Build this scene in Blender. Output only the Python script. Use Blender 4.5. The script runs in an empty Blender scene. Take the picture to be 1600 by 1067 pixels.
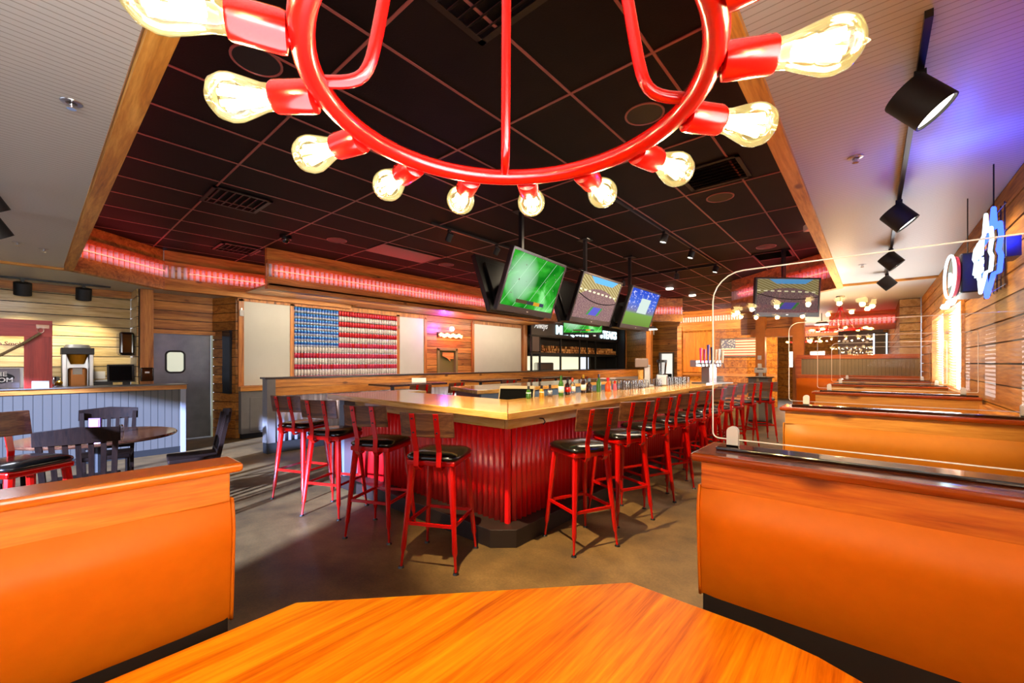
import bpy, bmesh, math, random
from mathutils import Vector, Matrix
PI = math.pi
random.seed(7)
SC = bpy.context.scene
COL = SC.collection

# ------------------------------------------------------------------ camera, world, exposure, daylight
YAW = math.atan(563 / 650)
cam = bpy.data.cameras.new('camera')
cam.sensor_width = 36; cam.sensor_fit = 'HORIZONTAL'
cam.lens = 650 / 1600 * 36
cam.shift_y = 33.5 / 1600
cam.clip_start = 0.05; cam.clip_end = 200
camo = bpy.data.objects.new('camera', cam); COL.objects.link(camo)
camo.location = (0, 0, 1.48); camo.rotation_euler = (PI / 2, 0, YAW)
SC.camera = camo
SC.view_settings.view_transform = 'Standard'
SC.view_settings.look = 'None'
SC.view_settings.gamma = 1
SC.view_settings.exposure = 0.55
SC.cycles.max_bounces = 7; SC.cycles.diffuse_bounces = 3; SC.cycles.glossy_bounces = 3
SC.cycles.transparent_max_bounces = 16; SC.cycles.transmission_bounces = 4
SC.cycles.caustics_reflective = False; SC.cycles.caustics_refractive = False
SC.cycles.sample_clamp_indirect = 6
W = bpy.data.worlds.new('sky'); SC.world = W; W.use_nodes = True
W.node_tree.nodes['Background'].inputs[0].default_value = (0.80, 0.86, 1.0, 1)
W.node_tree.nodes['Background'].inputs[1].default_value = 0.9

def light(name, kind, loc, energy, color, rot=None, target=None, size=0.1, sizey=None, spot=60, blend=0.5, spread=None):
    l = bpy.data.lights.new(name, kind); l.energy = energy; l.color = color
    if kind == 'AREA':
        l.size = size
        if sizey: l.shape = 'RECTANGLE'; l.size_y = sizey
        if spread: l.spread = math.radians(spread)
    elif kind == 'SPOT':
        l.spot_size = math.radians(spot); l.spot_blend = blend; l.shadow_soft_size = size
    elif kind == 'SUN':
        l.angle = size
    else:
        l.shadow_soft_size = size
    o = bpy.data.objects.new(name, l); COL.objects.link(o); o.location = loc
    if target is not None:
        o.rotation_euler = (Vector(target) - Vector(loc)).to_track_quat('-Z', 'Y').to_euler()
    elif rot: o.rotation_euler = rot
    return o
light('window_daylight_right', 'AREA', (0.70, -1.0, 1.66), 55, (0.86, 0.93, 1.0), target=(0.1, -1.5, 2.9), size=3.6, sizey=0.9)  # added fill lamp aimed up to whiten the ceiling
light('window_daylight_right', 'AREA', (0.70, 8.0, 1.66), 40, (0.9, 0.95, 1.0), target=(-0.2, 7.6, 2.9), size=2.6, sizey=0.9)  # second added ceiling fill, by the far window
WARM = (1.0, 0.62, 0.30); COOL = (0.72, 0.82, 1.0); SOFT = (1.0, 0.80, 0.58)
# daylight through the windows of the side of the room behind the camera
light('low_sun', 'SUN', (-2, -8, 4), 38, (0.40, 0.54, 1.0), target=(-2 - 0.37, -8 + 0.93, 4 - 0.27), size=0.03)
light('window_daylight', 'AREA', (-4.4, -3.85, 1.65), 18, (0.72, 0.80, 1.0), target=(-4.4, 0, 1.3), size=5.4, sizey=1.5)

# ------------------------------------------------------------------ materials
def lin(c):
    if isinstance(c, str):
        c = c.lstrip('#'); c = [int(c[i:i + 2], 16) / 255 for i in (0, 2, 4)]
    return tuple((v / 12.92 if v <= 0.04045 else ((v + 0.055) / 1.055) ** 2.4) for v in c) + (1,)
class NT:
    def __init__(s, name):
        s.m = bpy.data.materials.new(name); s.m.use_nodes = True
        s.t = s.m.node_tree; s.n = s.t.nodes; s.l = s.t.links
        s.b = s.n['Principled BSDF']; s.out = s.n['Material Output']
    def new(s, k, **kw):
        x = s.n.new(k)
        for a, v in kw.items(): setattr(x, a, v)
        return x
    def link(s, a, b): s.l.new(a, b)
    def coord(s, scale=(1, 1, 1), kind='Object', rot=(0, 0, 0)):
        tc = s.new('ShaderNodeTexCoord'); mp = s.new('ShaderNodeMapping')
        s.link(tc.outputs[kind], mp.inputs[0]); mp.inputs['Scale'].default_value = scale
        mp.inputs['Rotation'].default_value = rot
        return mp.outputs[0]
    def noise(s, vec, scale=5, detail=4, rough=0.55, dist=0):
        x = s.new('ShaderNodeTexNoise'); x.inputs['Scale'].default_value = scale
        x.inputs['Detail'].default_value = detail; x.inputs['Roughness'].default_value = rough
        x.inputs['Distortion'].default_value = dist
        if vec is not None: s.link(vec, x.inputs['Vector'])
        return x.outputs['Fac']
    def ramp(s, fac, stops, interp='LINEAR'):
        x = s.new('ShaderNodeValToRGB'); x.color_ramp.interpolation = interp
        e = x.color_ramp.elements
        while len(e) < len(stops): e.new(0.5)
        for i, (p, c) in enumerate(stops):
            e[i].position = p; e[i].color = lin(c) if isinstance(c, str) else (tuple(c) if len(c) == 4 else tuple(c) + (1,))
        s.link(fac, x.inputs[0]); return x.outputs[0]
    def math(s, op, a, b=None, c=None):
        x = s.new('ShaderNodeMath', operation=op)
        for i, v in enumerate((a, b, c)):
            if v is None: continue
            if isinstance(v, (int, float)): x.inputs[i].default_value = v
            else: s.link(v, x.inputs[i])
        return x.outputs[0]
    def mix(s, fac, a, b, mode='MIX'):
        x = s.new('ShaderNodeMix', data_type='RGBA', blend_type=mode)
        for i, v in ((0, fac), (6, a), (7, b)):
            if isinstance(v, (int, float)): x.inputs[i].default_value = v
            elif isinstance(v, str): x.inputs[i].default_value = lin(v)
            elif isinstance(v, tuple): x.inputs[i].default_value = v
            else: s.link(v, x.inputs[i])
        return x.outputs[2]
    def bump(s, h, strength=0.3, dist=0.01):
        x = s.new('ShaderNodeBump'); x.inputs['Strength'].default_value = strength; x.inputs['Distance'].default_value = dist
        s.link(h, x.inputs['Height']); s.link(x.outputs[0], s.b.inputs['Normal'])
    def xyz(s, vec):
        x = s.new('ShaderNodeSeparateXYZ'); s.link(vec, x.inputs[0]); return x.outputs
def mat(name, color, rough=0.5, metal=0.0, emit=None, estr=0.0, coat=0.0, spec=0.5, alpha=None, mottled=0.0, mscale=8):
    N = NT(name); b = N.b
    b.inputs['Base Color'].default_value = lin(color)
    b.inputs['Roughness'].default_value = rough; b.inputs['Metallic'].default_value = metal
    b.inputs['Coat Weight'].default_value = coat; b.inputs['Coat Roughness'].default_value = 0.1
    b.inputs['Specular IOR Level'].default_value = spec
    if emit: b.inputs['Emission Color'].default_value = lin(emit); b.inputs['Emission Strength'].default_value = estr
    if mottled:
        n = N.noise(N.coord(), mscale, 4)
        c = N.mix(n, color, color); d = lin(color)
        lo = tuple(v * (1 - mottled) for v in d[:3]) + (1,); hi = tuple(min(1, v * (1 + mottled)) for v in d[:3]) + (1,)
        N.link(N.ramp(n, [(0.3, lo), (0.7, hi)]), b.inputs['Base Color'])
    return N.m
def emis(name, color, strength):
    N = NT(name); e = N.new('ShaderNodeEmission')
    e.inputs[0].default_value = lin(color) if isinstance(color, str) else tuple(color) + (1,)
    e.inputs[1].default_value = strength
    N.link(e.outputs[0], N.out.inputs[0]); return N.m
def wood(name, dark, mid, light, axis='y', rough=0.45, coat=0.0, scale=1.0, vary=0.35, knots=True, bump=0.25, stretch=0.07):
    N = NT(name)
    st = {'x': (stretch, 1, 1), 'y': (1, stretch, 1), 'z': (1, 1, stretch)}[axis]
    v = N.coord(tuple(k * scale for k in st))
    oi = N.new('ShaderNodeNewGeometry')
    add = N.new('ShaderNodeVectorMath', operation='ADD'); N.link(v, add.inputs[0])
    cmb = N.new('ShaderNodeCombineXYZ')
    r = N.math('MULTIPLY', oi.outputs['Random Per Island'], 37.0)
    N.link(r, cmb.inputs[0]); N.link(r, cmb.inputs[1]); N.link(r, cmb.inputs[2])
    N.link(cmb.outputs[0], add.inputs[1]); v = add.outputs[0]
    n1 = N.noise(v, 9, 5, 0.6, 1.2)
    n2 = N.noise(v, 70, 3, 0.6, 0.2)
    f = N.math('MULTIPLY_ADD', n2, 0.35, N.math('MULTIPLY', n1, 0.75))
    c = N.ramp(f, [(0.36, dark), (0.52, mid), (0.70, light)])
    if vary:
        k = N.math('MULTIPLY_ADD', oi.outputs['Random Per Island'], vary * 2, 1 - vary)
        hs = N.new('ShaderNodeHueSaturation'); N.link(c, hs.inputs['Color']); N.link(k, hs.inputs['Value']); c = hs.outputs[0]
    if knots:
        kv = N.coord(tuple(2.2 * (k if k == 1 else 0.45) for k in st))
        vo = N.new('ShaderNodeTexVoronoi'); vo.inputs['Scale'].default_value = 1.6; N.link(kv, vo.inputs['Vector'])
        kf = N.ramp(vo.outputs['Distance'], [(0.05, (1, 1, 1)), (0.11, (0, 0, 0))])
        c = N.mix(kf, c, dark)
    N.link(c, N.b.inputs['Base Color'])
    N.b.inputs['Roughness'].default_value = rough; N.b.inputs['Coat Weight'].default_value = coat
    N.b.inputs['Coat Roughness'].default_value = 0.12
    if bump: N.bump(f, bump, 0.004)
    return N.m
def grooved(name, base, groove, axis, pitch, width=0.1, rough=0.5, bump=0.6, mott=0.0):
    N = NT(name); v = N.xyz(N.coord())
    a = {'x': 0, 'y': 1, 'z': 2}[axis]
    f = N.math('FRACT', N.math('DIVIDE', v[a], pitch))
    g = N.math('LESS_THAN', f, width)
    bc = base
    if mott:
        d = lin(base); n = N.noise(N.coord(), 1.3, 4)
        bc = N.ramp(n, [(0.3, tuple(k * (1 - mott) for k in d[:3])), (0.7, tuple(min(1, k * (1 + mott)) for k in d[:3]))])
    N.link(N.mix(g, bc, groove), N.b.inputs['Base Color'])  # groove shade also painted in as darker lines, besides the bump
    N.b.inputs['Roughness'].default_value = rough
    N.bump(N.math('SUBTRACT', 1, g), bump, 0.004)
    return N.m
def thin_glass(name, tint=(1, 1, 1), rough=0.0, refl=1.0, tmul=0.96):
    N = NT(name); tr = N.new('ShaderNodeBsdfTransparent'); tr.inputs[0].default_value = tuple(t * tmul for t in tint) + (1,)
    gl = N.new('ShaderNodeBsdfGlossy'); gl.inputs['Roughness'].default_value = rough
    fr = N.new('ShaderNodeFresnel'); fr.inputs[0].default_value = 1.5
    mx = N.new('ShaderNodeMixShader')
    N.link(N.math('MULTIPLY', fr.outputs[0], refl), mx.inputs[0]); N.link(tr.outputs[0], mx.inputs[1]); N.link(gl.outputs[0], mx.inputs[2])
    N.link(mx.outputs[0], N.out.inputs[0]); return N.m

M = {}
M['floor'] = (lambda: None)
def mk_floor():
    N = NT('stained_concrete_floor'); v = N.coord()
    n1 = N.noise(v, 0.9, 5, 0.6, 0.6); n2 = N.noise(v, 60, 3, 0.7); n3 = N.noise(v, 4, 4, 0.6)
    f = N.math('ADD', N.math('MULTIPLY', n1, 0.55), N.math('ADD', N.math('MULTIPLY', n2, 0.2), N.math('MULTIPLY', n3, 0.28)))
    N.link(N.ramp(f, [(0.38, '302410'), (0.52, '5a4422'), (0.66, '785e36')]), N.b.inputs['Base Color'])
    N.b.inputs['Roughness'].default_value = 0.55; N.bump(n2, 0.15, 0.003); return N.m
M['floor'] = mk_floor()
M['ceil_x'] = grooved('white_beadboard_lines_across', 'bfbfba', '9b978e', 'y', 0.041, 0.13, 0.45, 0.5)
M['ceil_y'] = grooved('white_beadboard_lines_along', 'c9c9c6', '9b978e', 'x', 0.041, 0.13, 0.45, 0.5)
def mk_tile():
    N = NT('black_ceiling_tile'); n = N.noise(N.coord(), 1.4, 6, 0.6, 0.8); n2 = N.noise(N.coord(), 90, 2)
    N.link(N.ramp(n, [(0.40, '0c0706'), (0.62, '150d0b')]), N.b.inputs['Base Color'])
    N.b.inputs['Roughness'].default_value = 0.6; N.b.inputs['Specular IOR Level'].default_value = 0.12; N.bump(n2, 0.3, 0.003); return N.m
M['tile'] = mk_tile()
M['grid'] = mat('dark_painted_ceiling_grid', '8c524c', 0.35, 0.2)
M['vent'] = mat('dark_vent_metal', '1a1413', 0.4, 0.4)
M['beam'] = wood('rough_pine_beam', '8a5018', 'c0822e', 'd8a04a', 'y', 0.5)
M['beamx'] = wood('rough_pine_beam_across', '8a5018', 'b87826', 'd8a04a', 'x', 0.5)
M['cedar_y'] = wood('cedar_boards_along', '66380e', 'a8682a', 'cc8c3e', 'y', 0.42, 0.1)
M['cedar_x'] = wood('cedar_boards_across', '66380e', 'a8682a', 'cc8c3e', 'x', 0.42, 0.1)
M['cedar_z'] = wood('cedar_posts', '66380e', 'a86428', 'c8843a', 'z', 0.42, 0.1)
M['cream'] = wood('cream_washed_boards', '94733c', 'c4a566', 'd8c088', 'y', 0.28, 0.3, vary=0.1, knots=False)
M['barn'] = wood('golden_barn_boards', '5a3208', '965a16', 'b87c2c', 'y', 0.6, 0.0, vary=0.15)
M['barn'].node_tree.nodes['Principled BSDF'].inputs['Specular IOR Level'].default_value = 0.2
M['counter'] = wood('honey_pine_bar_top', '966226', 'c89448', 'dcb070', 'y', 0.16, 0.5, vary=0.05, bump=0.05)
M['counter_x'] = wood('honey_pine_bar_top_across', '966226', 'c89448', 'dcb070', 'x', 0.16, 0.5, vary=0.05, bump=0.05)
M['oak_table'] = wood('orange_oak_table', 'c64e00', 'f27e04', 'ffa814', 'y', 0.45, 0.0, scale=1.6, vary=0.0, knots=False, bump=0.05, stretch=0.045)
M['rail_y'] = wood('stained_oak_rail', '8e3208', 'b84c0e', 'd06c1c', 'y', 0.2, 0.5, scale=1.5, vary=0.0, bump=0.05)
M['rail_x'] = wood('dark_stained_oak_rail', '4c1804', '7c2c08', '94410e', 'x', 0.14, 0.8, scale=1.5, vary=0.0, bump=0.05)
M['rail_left'] = wood('reddish_oak_cap', '8e3a08', 'bc5a10', 'd27a22', 'x', 0.2, 0.5, scale=1.5, vary=0.0, bump=0.05)
M['fascia_y'] = wood('orange_oak_fascia_along', 'b85808', 'e07e14', 'f09a28', 'y', 0.4, 0.15, scale=1.8, vary=0.0, knots=False, bump=0.15)
M['fascia_x'] = wood('orange_oak_fascia_across', '6a2a04', 'b0520e', 'c86e1a', 'x', 0.4, 0.15, scale=1.8, vary=0.0, bump=0.15)
M['fascia_left'] = wood('orange_oak_fascia_left', '8e4406', 'c86812', 'dc8420', 'x', 0.45, 0.1, scale=1.8, vary=0.0, bump=0.2)
M['fasciag_x'] = wood('golden_oak_fascia_across', '6a3e10', 'a87028', 'c08a3c', 'x', 0.4, 0.15, scale=1.8, vary=0.0, bump=0.15)
M['vinyl'] = mat('orange_vinyl', 'ca6503', 0.5, spec=0.25, mottled=0.04, mscale=20)
M['oak_table'].node_tree.nodes['Principled BSDF'].inputs['Specular IOR Level'].default_value = 0.2
M['vinyl2'] = mat('tan_orange_vinyl', 'a46416', 0.5, spec=0.25, mottled=0.04, mscale=20)
M['black'] = mat('black_plastic', '0b0a0b', 0.35)
M['matteblack'] = mat('matte_black', '0a0909', 0.6)
M['shadowgap'] = mat('black_toe_board', '070505', 0.8)
M['red'] = mat('glossy_red_paint', 'b00804', 0.22, coat=0.4)
M['redcorr'] = mat('red_corrugated_paint', 'd81014', 0.33, coat=0.2)
M['whitecorr'] = mat('white_corrugated_metal', 'ece6ea', 0.55, 0.0)
M['silver_corr'] = mat('galvanised_corrugated_metal', 'b9b4c4', 0.3, 0.6)
M['kick'] = mat('dark_toe_kick', '1c100c', 0.5, mottled=0.2)
M['vinylblack'] = mat('black_seat_vinyl', '0e0d0a', 0.22, coat=0.4)
M['stoolwood'] = wood('dark_barnwood_back', '241008', '4a2814', '6a4426', 'x', 0.4, 0.1, scale=2.0, vary=0.25, bump=0.5)
M['chairwood'] = wood('dark_walnut_chair', '0c0503', '160a06', '20110a', 'z', 0.6, 0.0, scale=2, vary=0.1, knots=False, bump=0.1)
M['chairwood'].node_tree.nodes['Principled BSDF'].inputs['Specular IOR Level'].default_value = 0.12
M['roundtable'] = wood('dark_glossy_table', '2c170f', '4a2c1e', '6a4632', 'y', 0.12, 0.6, scale=1.0, vary=0.0, knots=False, bump=0.03)
M['bead'] = grooved('grey_beadboard', '514e4a', '2c2b2a', 'y', 0.088, 0.1, 0.5, 0.6)
M['beadx'] = grooved('olive_beadboard', '80765a', '5a5240', 'x', 0.06, 0.1, 0.5, 0.6)
M['greypaint'] = mat('grey_paint', '6c6866', 0.5, mottled=0.06)
M['bluepaint'] = mat('blue_grey_laminate', '4d6077', 0.4)
M['gapdark'] = mat('dark_board_gap', '24160c', 0.8)
M['panel'] = mat('off_white_panel', 'c9c6b8', 0.38, mottled=0.03, mscale=3)
M['steel'] = mat('brushed_steel', 'b4b6ba', 0.28, 0.95)
M['doorsteel'] = mat('dark_brushed_steel', '80868e', 0.32, 0.85, mottled=0.15, mscale=4)
M['chrome'] = mat('chrome', 'd8d8dc', 0.08, 1.0)
M['bright_metal'] = mat('bright_clamp_metal', 'd8d4cc', 0.3, 0.4)
M['white'] = mat('white_paint', 'dedbd2', 0.5)
M['offwhite'] = mat('white_plastic', 'd0cfc8', 0.4)
M['kwhite'] = mat('lit_kitchen_wall', 'efe9c8', 0.5, emit='f4eecb', estr=0.75)  # wall emission stands in for the kitchen lighting
M['redframe'] = wood('barn_red_boards', '7a1c16', '94261c', 'a83226', 'z', 0.45, 0.0, vary=0.05, bump=0.2)
M['rope'] = mat('hemp_rope', '6f5a38', 0.9, mottled=0.3, mscale=60)
M['plexi'] = thin_glass('clear_acrylic', (0.99, 0.985, 0.98), 0.0, 0.8, 0.99)
M['plexiedge'] = mat('polished_acrylic_edge', 'e8dccb', 0.15, emit='ffe6c8', estr=0.12)  # slight emission imitates light caught in the edge
M['bulb'] = thin_glass('amber_bulb_glass', (1.0, 0.94, 0.72), 0.03, 0.9, 0.97)
def glow(m, c, k):
    t = m.node_tree; o = t.nodes['Material Output']; src = o.inputs[0].links[0].from_socket
    e = t.nodes.new('ShaderNodeEmission'); e.inputs[0].default_value = (*c, 1); e.inputs[1].default_value = k
    a = t.nodes.new('ShaderNodeAddShader'); t.links.new(src, a.inputs[0]); t.links.new(e.outputs[0], a.inputs[1]); t.links.new(a.outputs[0], o.inputs[0])
glow(M['bulb'], (1.0, 0.78, 0.30), 0.14)
M['fil'] = emis('glowing_filament', (1.0, 0.74, 0.36), 26)
M['lens'] = emis('lit_lamp_face', (1.0, 0.93, 0.78), 5)
M['neonred'] = emis('red_neon', (1.0, 0.10, 0.10), 9)
M['neonpink'] = emis('pink_red_neon', (1.0, 0.26, 0.17), 1.5)
M['neonwhite'] = emis('white_neon', (0.75, 0.92, 1.0), 1.5)
M['neonblue'] = emis('blue_neon', (0.02, 0.05, 1.0), 6)
M['sky_pane'] = emis('bright_daylight_pane', (1.0, 0.97, 0.92), 12.0)
M['blind'] = mat('white_blind_slat', 'e9e4da', 0.5)
M['amber'] = mat('amber_liquor', 'b0400a', 0.1, coat=0.5)
M['green'] = mat('green_bottle', '2a5a16', 0.1, coat=0.5)
M['darkglass'] = mat('dark_bottle', '1c0a06', 0.1, coat=0.5)
M['goldfoil'] = mat('gold_foil', 'b98d2a', 0.3, 0.7)
M['glassy'] = thin_glass('drinking_glass', (0.97, 0.97, 0.98), 0.02, 2.2, 0.96)
M['plate'] = mat('white_china', 'd9d6cf', 0.2)
M['paper'] = mat('white_paper', 'e4e0d4', 0.6)
M['coffee'] = mat('brown_coffee_urn', '9a5c18', 0.25, 0.4)
M['purple'] = mat('purple_card', '5a2a78', 0.4)
M['pinkcard'] = mat('pink_card', 'b04060', 0.4)

# ------------------------------------------------------------------ mesh builder
class MB:
    def __init__(s): s.bm = bmesh.new()
    def box(s, c, d, rz=0, mat=None):
        r = bmesh.ops.create_cube(s.bm, size=1)
        mt = Matrix.Translation(c) @ (mat if mat is not None else Matrix.Rotation(rz, 4, 'Z')) @ Matrix.Diagonal((d[0], d[1], d[2], 1))
        bmesh.ops.transform(s.bm, matrix=mt, verts=r['verts']); return s
    def bb(s, x0, x1, y0, y1, z0, z1): return s.box(((x0 + x1) / 2, (y0 + y1) / 2, (z0 + z1) / 2), (abs(x1 - x0), abs(y1 - y0), abs(z1 - z0)))
    def bar(s, a, b, w, h):
        a = Vector(a); b = Vector(b); d = b - a; L = d.length; z = d.normalized()
        up = Vector((0, 0, 1)) if abs(z.z) < 0.95 else Vector((0, 1, 0))
        x = up.cross(z).normalized(); y = z.cross(x)
        R = Matrix((x, y, z)).transposed().to_4x4()
        r = bmesh.ops.create_cube(s.bm, size=1)
        bmesh.ops.transform(s.bm, matrix=Matrix.Translation((a + b) / 2) @ R @ Matrix.Diagonal((w, h, L, 1)), verts=r['verts']); return s
    def cyl(s, a, b, r0, r1=None, seg=16, caps=True):
        a = Vector(a); b = Vector(b); d = b - a; r1 = r0 if r1 is None else r1
        r = bmesh.ops.create_cone(s.bm, cap_ends=caps, segments=seg, radius1=r0, radius2=r1, depth=d.length)
        q = d.to_track_quat('Z', 'Y').to_matrix().to_4x4()
        bmesh.ops.transform(s.bm, matrix=Matrix.Translation((a + b) / 2) @ q, verts=r['verts']); return s
    def ball(s, c, r, seg=12, sc=(1, 1, 1)):
        q = bmesh.ops.create_uvsphere(s.bm, u_segments=seg, v_segments=max(6, seg // 2), radius=r)
        bmesh.ops.transform(s.bm, matrix=Matrix.Translation(c) @ Matrix.Diagonal((*sc, 1)), verts=q['verts']); return s
    def tube(s, pts, r, seg=10, closed=False):
        pts = [Vector(p) for p in pts]; n = len(pts); rings = []
        up = None
        for i, p in enumerate(pts):
            t = (pts[(i + 1) % n] - pts[i - 1]) if closed else (pts[min(i + 1, n - 1)] - pts[max(i - 1, 0)])
            t.normalize()
            if up is None: up = Vector((0, 0, 1)) if abs(t.z) < 0.9 else Vector((1, 0, 0))
            x = t.cross(up); x.normalize(); y = x.cross(t); y.normalize(); up = y
            rr = r[i] if isinstance(r, (list, tuple)) else r
            rings.append([s.bm.verts.new(p + (x * math.cos(2 * PI * k / seg) + y * math.sin(2 * PI * k / seg)) * rr) for k in range(seg)])
        for i in range(n if closed else n - 1):
            A = rings[i]; B = rings[(i + 1) % n]
            for k in range(seg): s.bm.faces.new((A[k], A[(k + 1) % seg], B[(k + 1) % seg], B[k]))
        if not closed:
            s.bm.faces.new(rings[0][::-1]); s.bm.faces.new(rings[-1])
        return s
    def lathe(s, prof, seg=20, mt=None):
        mt = mt or Matrix(); rings = []
        for r, z in prof:
            rings.append([s.bm.verts.new(mt @ Vector((max(r, 1e-4) * math.cos(2 * PI * k / seg), max(r, 1e-4) * math.sin(2 * PI * k / seg), z))) for k in range(seg)])
        for A, B in zip(rings, rings[1:]):
            for k in range(seg): s.bm.faces.new((A[k], A[(k + 1) % seg], B[(k + 1) % seg], B[k]))
        s.bm.faces.new(rings[0][::-1]); s.bm.faces.new(rings[-1]); return s
    def prism(s, poly, z0, z1):
        lo = [s.bm.verts.new((x, y, z0)) for x, y in poly]; hi = [s.bm.verts.new((x, y, z1)) for x, y in poly]
        n = len(poly)
        s.bm.faces.new(lo[::-1]); s.bm.faces.new(hi)
        for i in range(n): s.bm.faces.new((lo[i], lo[(i + 1) % n], hi[(i + 1) % n], hi[i]))
        return s
    def grid(s, rows):
        vs = [[s.bm.verts.new(p) for p in r] for r in rows]
        for a, b in zip(vs, vs[1:]):
            for i in range(len(a) - 1): s.bm.faces.new((a[i], a[i + 1], b[i + 1], b[i]))
        return s
    def xf(s, m): bmesh.ops.transform(s.bm, matrix=m, verts=s.bm.verts); return s
    def build(s, name, m, parent=None, smooth=False, bevel=0, seg=2, loc=None, rot=None, solid=0, sub=0):
        bmesh.ops.recalc_face_normals(s.bm, faces=s.bm.faces)
        me = bpy.data.meshes.new(name); s.bm.to_mesh(me); s.bm.free()
        o = bpy.data.objects.new(name, me); COL.objects.link(o)
        me.materials.append(M[m] if isinstance(m, str) else m)
        if parent: o.parent = parent
        if loc: o.location = loc
        if rot: o.rotation_euler = rot
        if smooth:
            for p in me.polygons: p.use_smooth = True
            if smooth == 'auto':
                try: me.set_sharp_from_angle(angle=math.radians(40))
                except Exception: pass
        if solid: md = o.modifiers.new('s', 'SOLIDIFY'); md.thickness = solid
        if bevel: md = o.modifiers.new('b', 'BEVEL'); md.width = bevel; md.segments = seg; md.limit_method = 'ANGLE'
        if sub: md = o.modifiers.new('u', 'SUBSURF'); md.levels = sub; md.render_levels = sub
        return o
def tag(o, label, cat, group=None, kind=None):
    o['label'] = label; o['category'] = cat
    if group: o['group'] = group
    if kind: o['kind'] = kind
    return o
def thing(name, label, cat, loc=(0, 0, 0), rotz=0, group=None):
    o = bpy.data.objects.new(name, None); COL.objects.link(o); o.empty_display_size = 0.1
    o.location = loc; o.rotation_euler = (0, 0, rotz)
    return tag(o, label, cat, group)
def struct(o): o['kind'] = 'structure'; return o
def copy_tree(o, parent=None):
    c = o.copy(); COL.objects.link(c)
    if parent: c.parent = parent; c.matrix_parent_inverse = o.matrix_parent_inverse
    for ch in list(o.children): copy_tree(ch, c)
    return c
def place(proto, used, loc, rotz, label, group=None):
    o = proto if not used else copy_tree(proto)
    o.location = loc; o.rotation_euler = (0, 0, rotz); o['label'] = label
    if group: o['group'] = group
    return o

# plank wall along p0->p1, front face on that line, body behind (to the left of direction when side=1)
def plank_wall(name, p0, p1, z0, z1, m, ph=0.165, holes=(), thick=0.10, side=1, parent=None, gap=0.013):
    p0 = Vector((*p0, 0)); p1 = Vector((*p1, 0)); d = p1 - p0; L = d.length; d.normalize()
    n = Vector((-d.y, d.x, 0)) * side; ang = math.atan2(d.y, d.x)
    cuts = set([z0, z1])
    k = math.floor(z0 / ph)
    edges = []
    while k * ph < z1:
        if k * ph > z0: cuts.add(k * ph); edges.append(k * ph)
        k += 1
    for h in holes: cuts.add(max(z0, h[2])); cuts.add(min(z1, h[3]))
    cuts = sorted(cuts); b = MB(); bk = MB()
    rnd = random.Random(name)
    for a, c in zip(cuts, cuts[1:]):
        if c - a < 1e-4: continue
        iv = [(0, L)]
        for h in holes:
            if h[2] < c - 1e-5 and h[3] > a + 1e-5:
                nv = []
                for (s, e) in iv:
                    if h[1] <= s or h[0] >= e: nv.append((s, e)); continue
                    if h[0] > s: nv.append((s, h[0]))
                    if h[1] < e: nv.append((h[1], e))
                iv = nv
        lo = a + (gap if any(abs(a - e) < 1e-6 for e in edges) else 0)
        for s, e in iv:
            jit = rnd.uniform(0, 0.004)
            cp = p0 + d * ((s + e) / 2) + n * (0.011 + jit)
            b.box((cp.x, cp.y, (lo + c) / 2), (e - s, 0.022, c - lo), ang)
            cb = p0 + d * ((s + e) / 2) + n * (0.030 + (thick - 0.03) / 2)
            bk.box((cb.x, cb.y, (a + c) / 2), (e - s, thick - 0.03, c - a), ang)
    o = b.build(name, m, parent)
    bk.build('backing_board', 'gapdark', o)
    return struct(o) if not parent else o
def corr(name, p0, p1, z0, z1, m, parent=None, pitch=0.068, amp=0.010, phase=0):
    p0 = Vector((*p0, 0)); p1 = Vector((*p1, 0)); d = p1 - p0; L = d.length; d.normalize()
    n = Vector((-d.y, d.x, 0)); N = max(2, int(L / pitch * 8))
    lo = []; hi = []
    for i in range(N + 1):
        s = L * i / N; q = p0 + d * s + n * amp * math.sin(2 * PI * s / pitch + phase)
        lo.append((q.x, q.y, z0)); hi.append((q.x, q.y, z1))
    return MB().grid([lo, hi]).build(name, m, parent, smooth=True, solid=0.002)

# ------------------------------------------------------------------ room shell
ZC = 2.78; ZD = 3.43; XW = 0.74
struct(MB().bb(-14, 3, -5, 23, -0.1, 0).build('floor', 'floor'))
# white beadboard ceiling around the dark raised part
struct(MB().prism([(-0.37, -4.2), (XW + 0.3, -4.2), (XW + 0.3, 22), (-4.5, 22), (-4.5, 17), (-2.6, 17), (-2.6, 11.1), (-0.37, 9.0)], ZC, ZC + 0.06).build('ceiling', 'ceil_x'))
struct(MB().prism([(-13, -4.2), (-0.37, -4.2), (-0.37, 0.28), (-8.35, 0.28), (-9.29, 1.5), (-9.29, 2.6), (-13, 2.6)], ZC, ZC + 0.06).build('ceiling', 'ceil_y'))
struct(MB().bb(-13, -0.2, 0.2, 23, ZD, ZD + 0.06).build('ceiling', 'tile'))
g = MB()
xs = [-1.04 - 0.6096 * k for k in range(-1, 20)]
for x in xs: g.bb(x - 0.009, x + 0.009, 0.3, 17.2, ZD - 0.006, ZD + 0.01)
y = 1.308 * 1.95 - 1.2192 * 3
while y < 17.2:
    if y > 0.3: g.bb(-9.4, -0.4, y - 0.009, y + 0.009, ZD - 0.007, ZD + 0.01)
    y += 1.2192
struct(g.build('ceiling_grid', 'grid'))
struct(MB().bb(-0.46, -0.37, 0.29, 9.0, ZC - 0.03, ZD).build('trim_1', 'beam'))
struct(MB().bb(-8.36, -0.37, 0.29, 0.38, ZC - 0.03, ZD).build('trim_2', 'beamx'))
struct(MB().bb(-0.37, XW, 8.78, 8.83, ZC - 0.035, ZC + 0.01).build('trim_3', 'beamx'))
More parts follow.
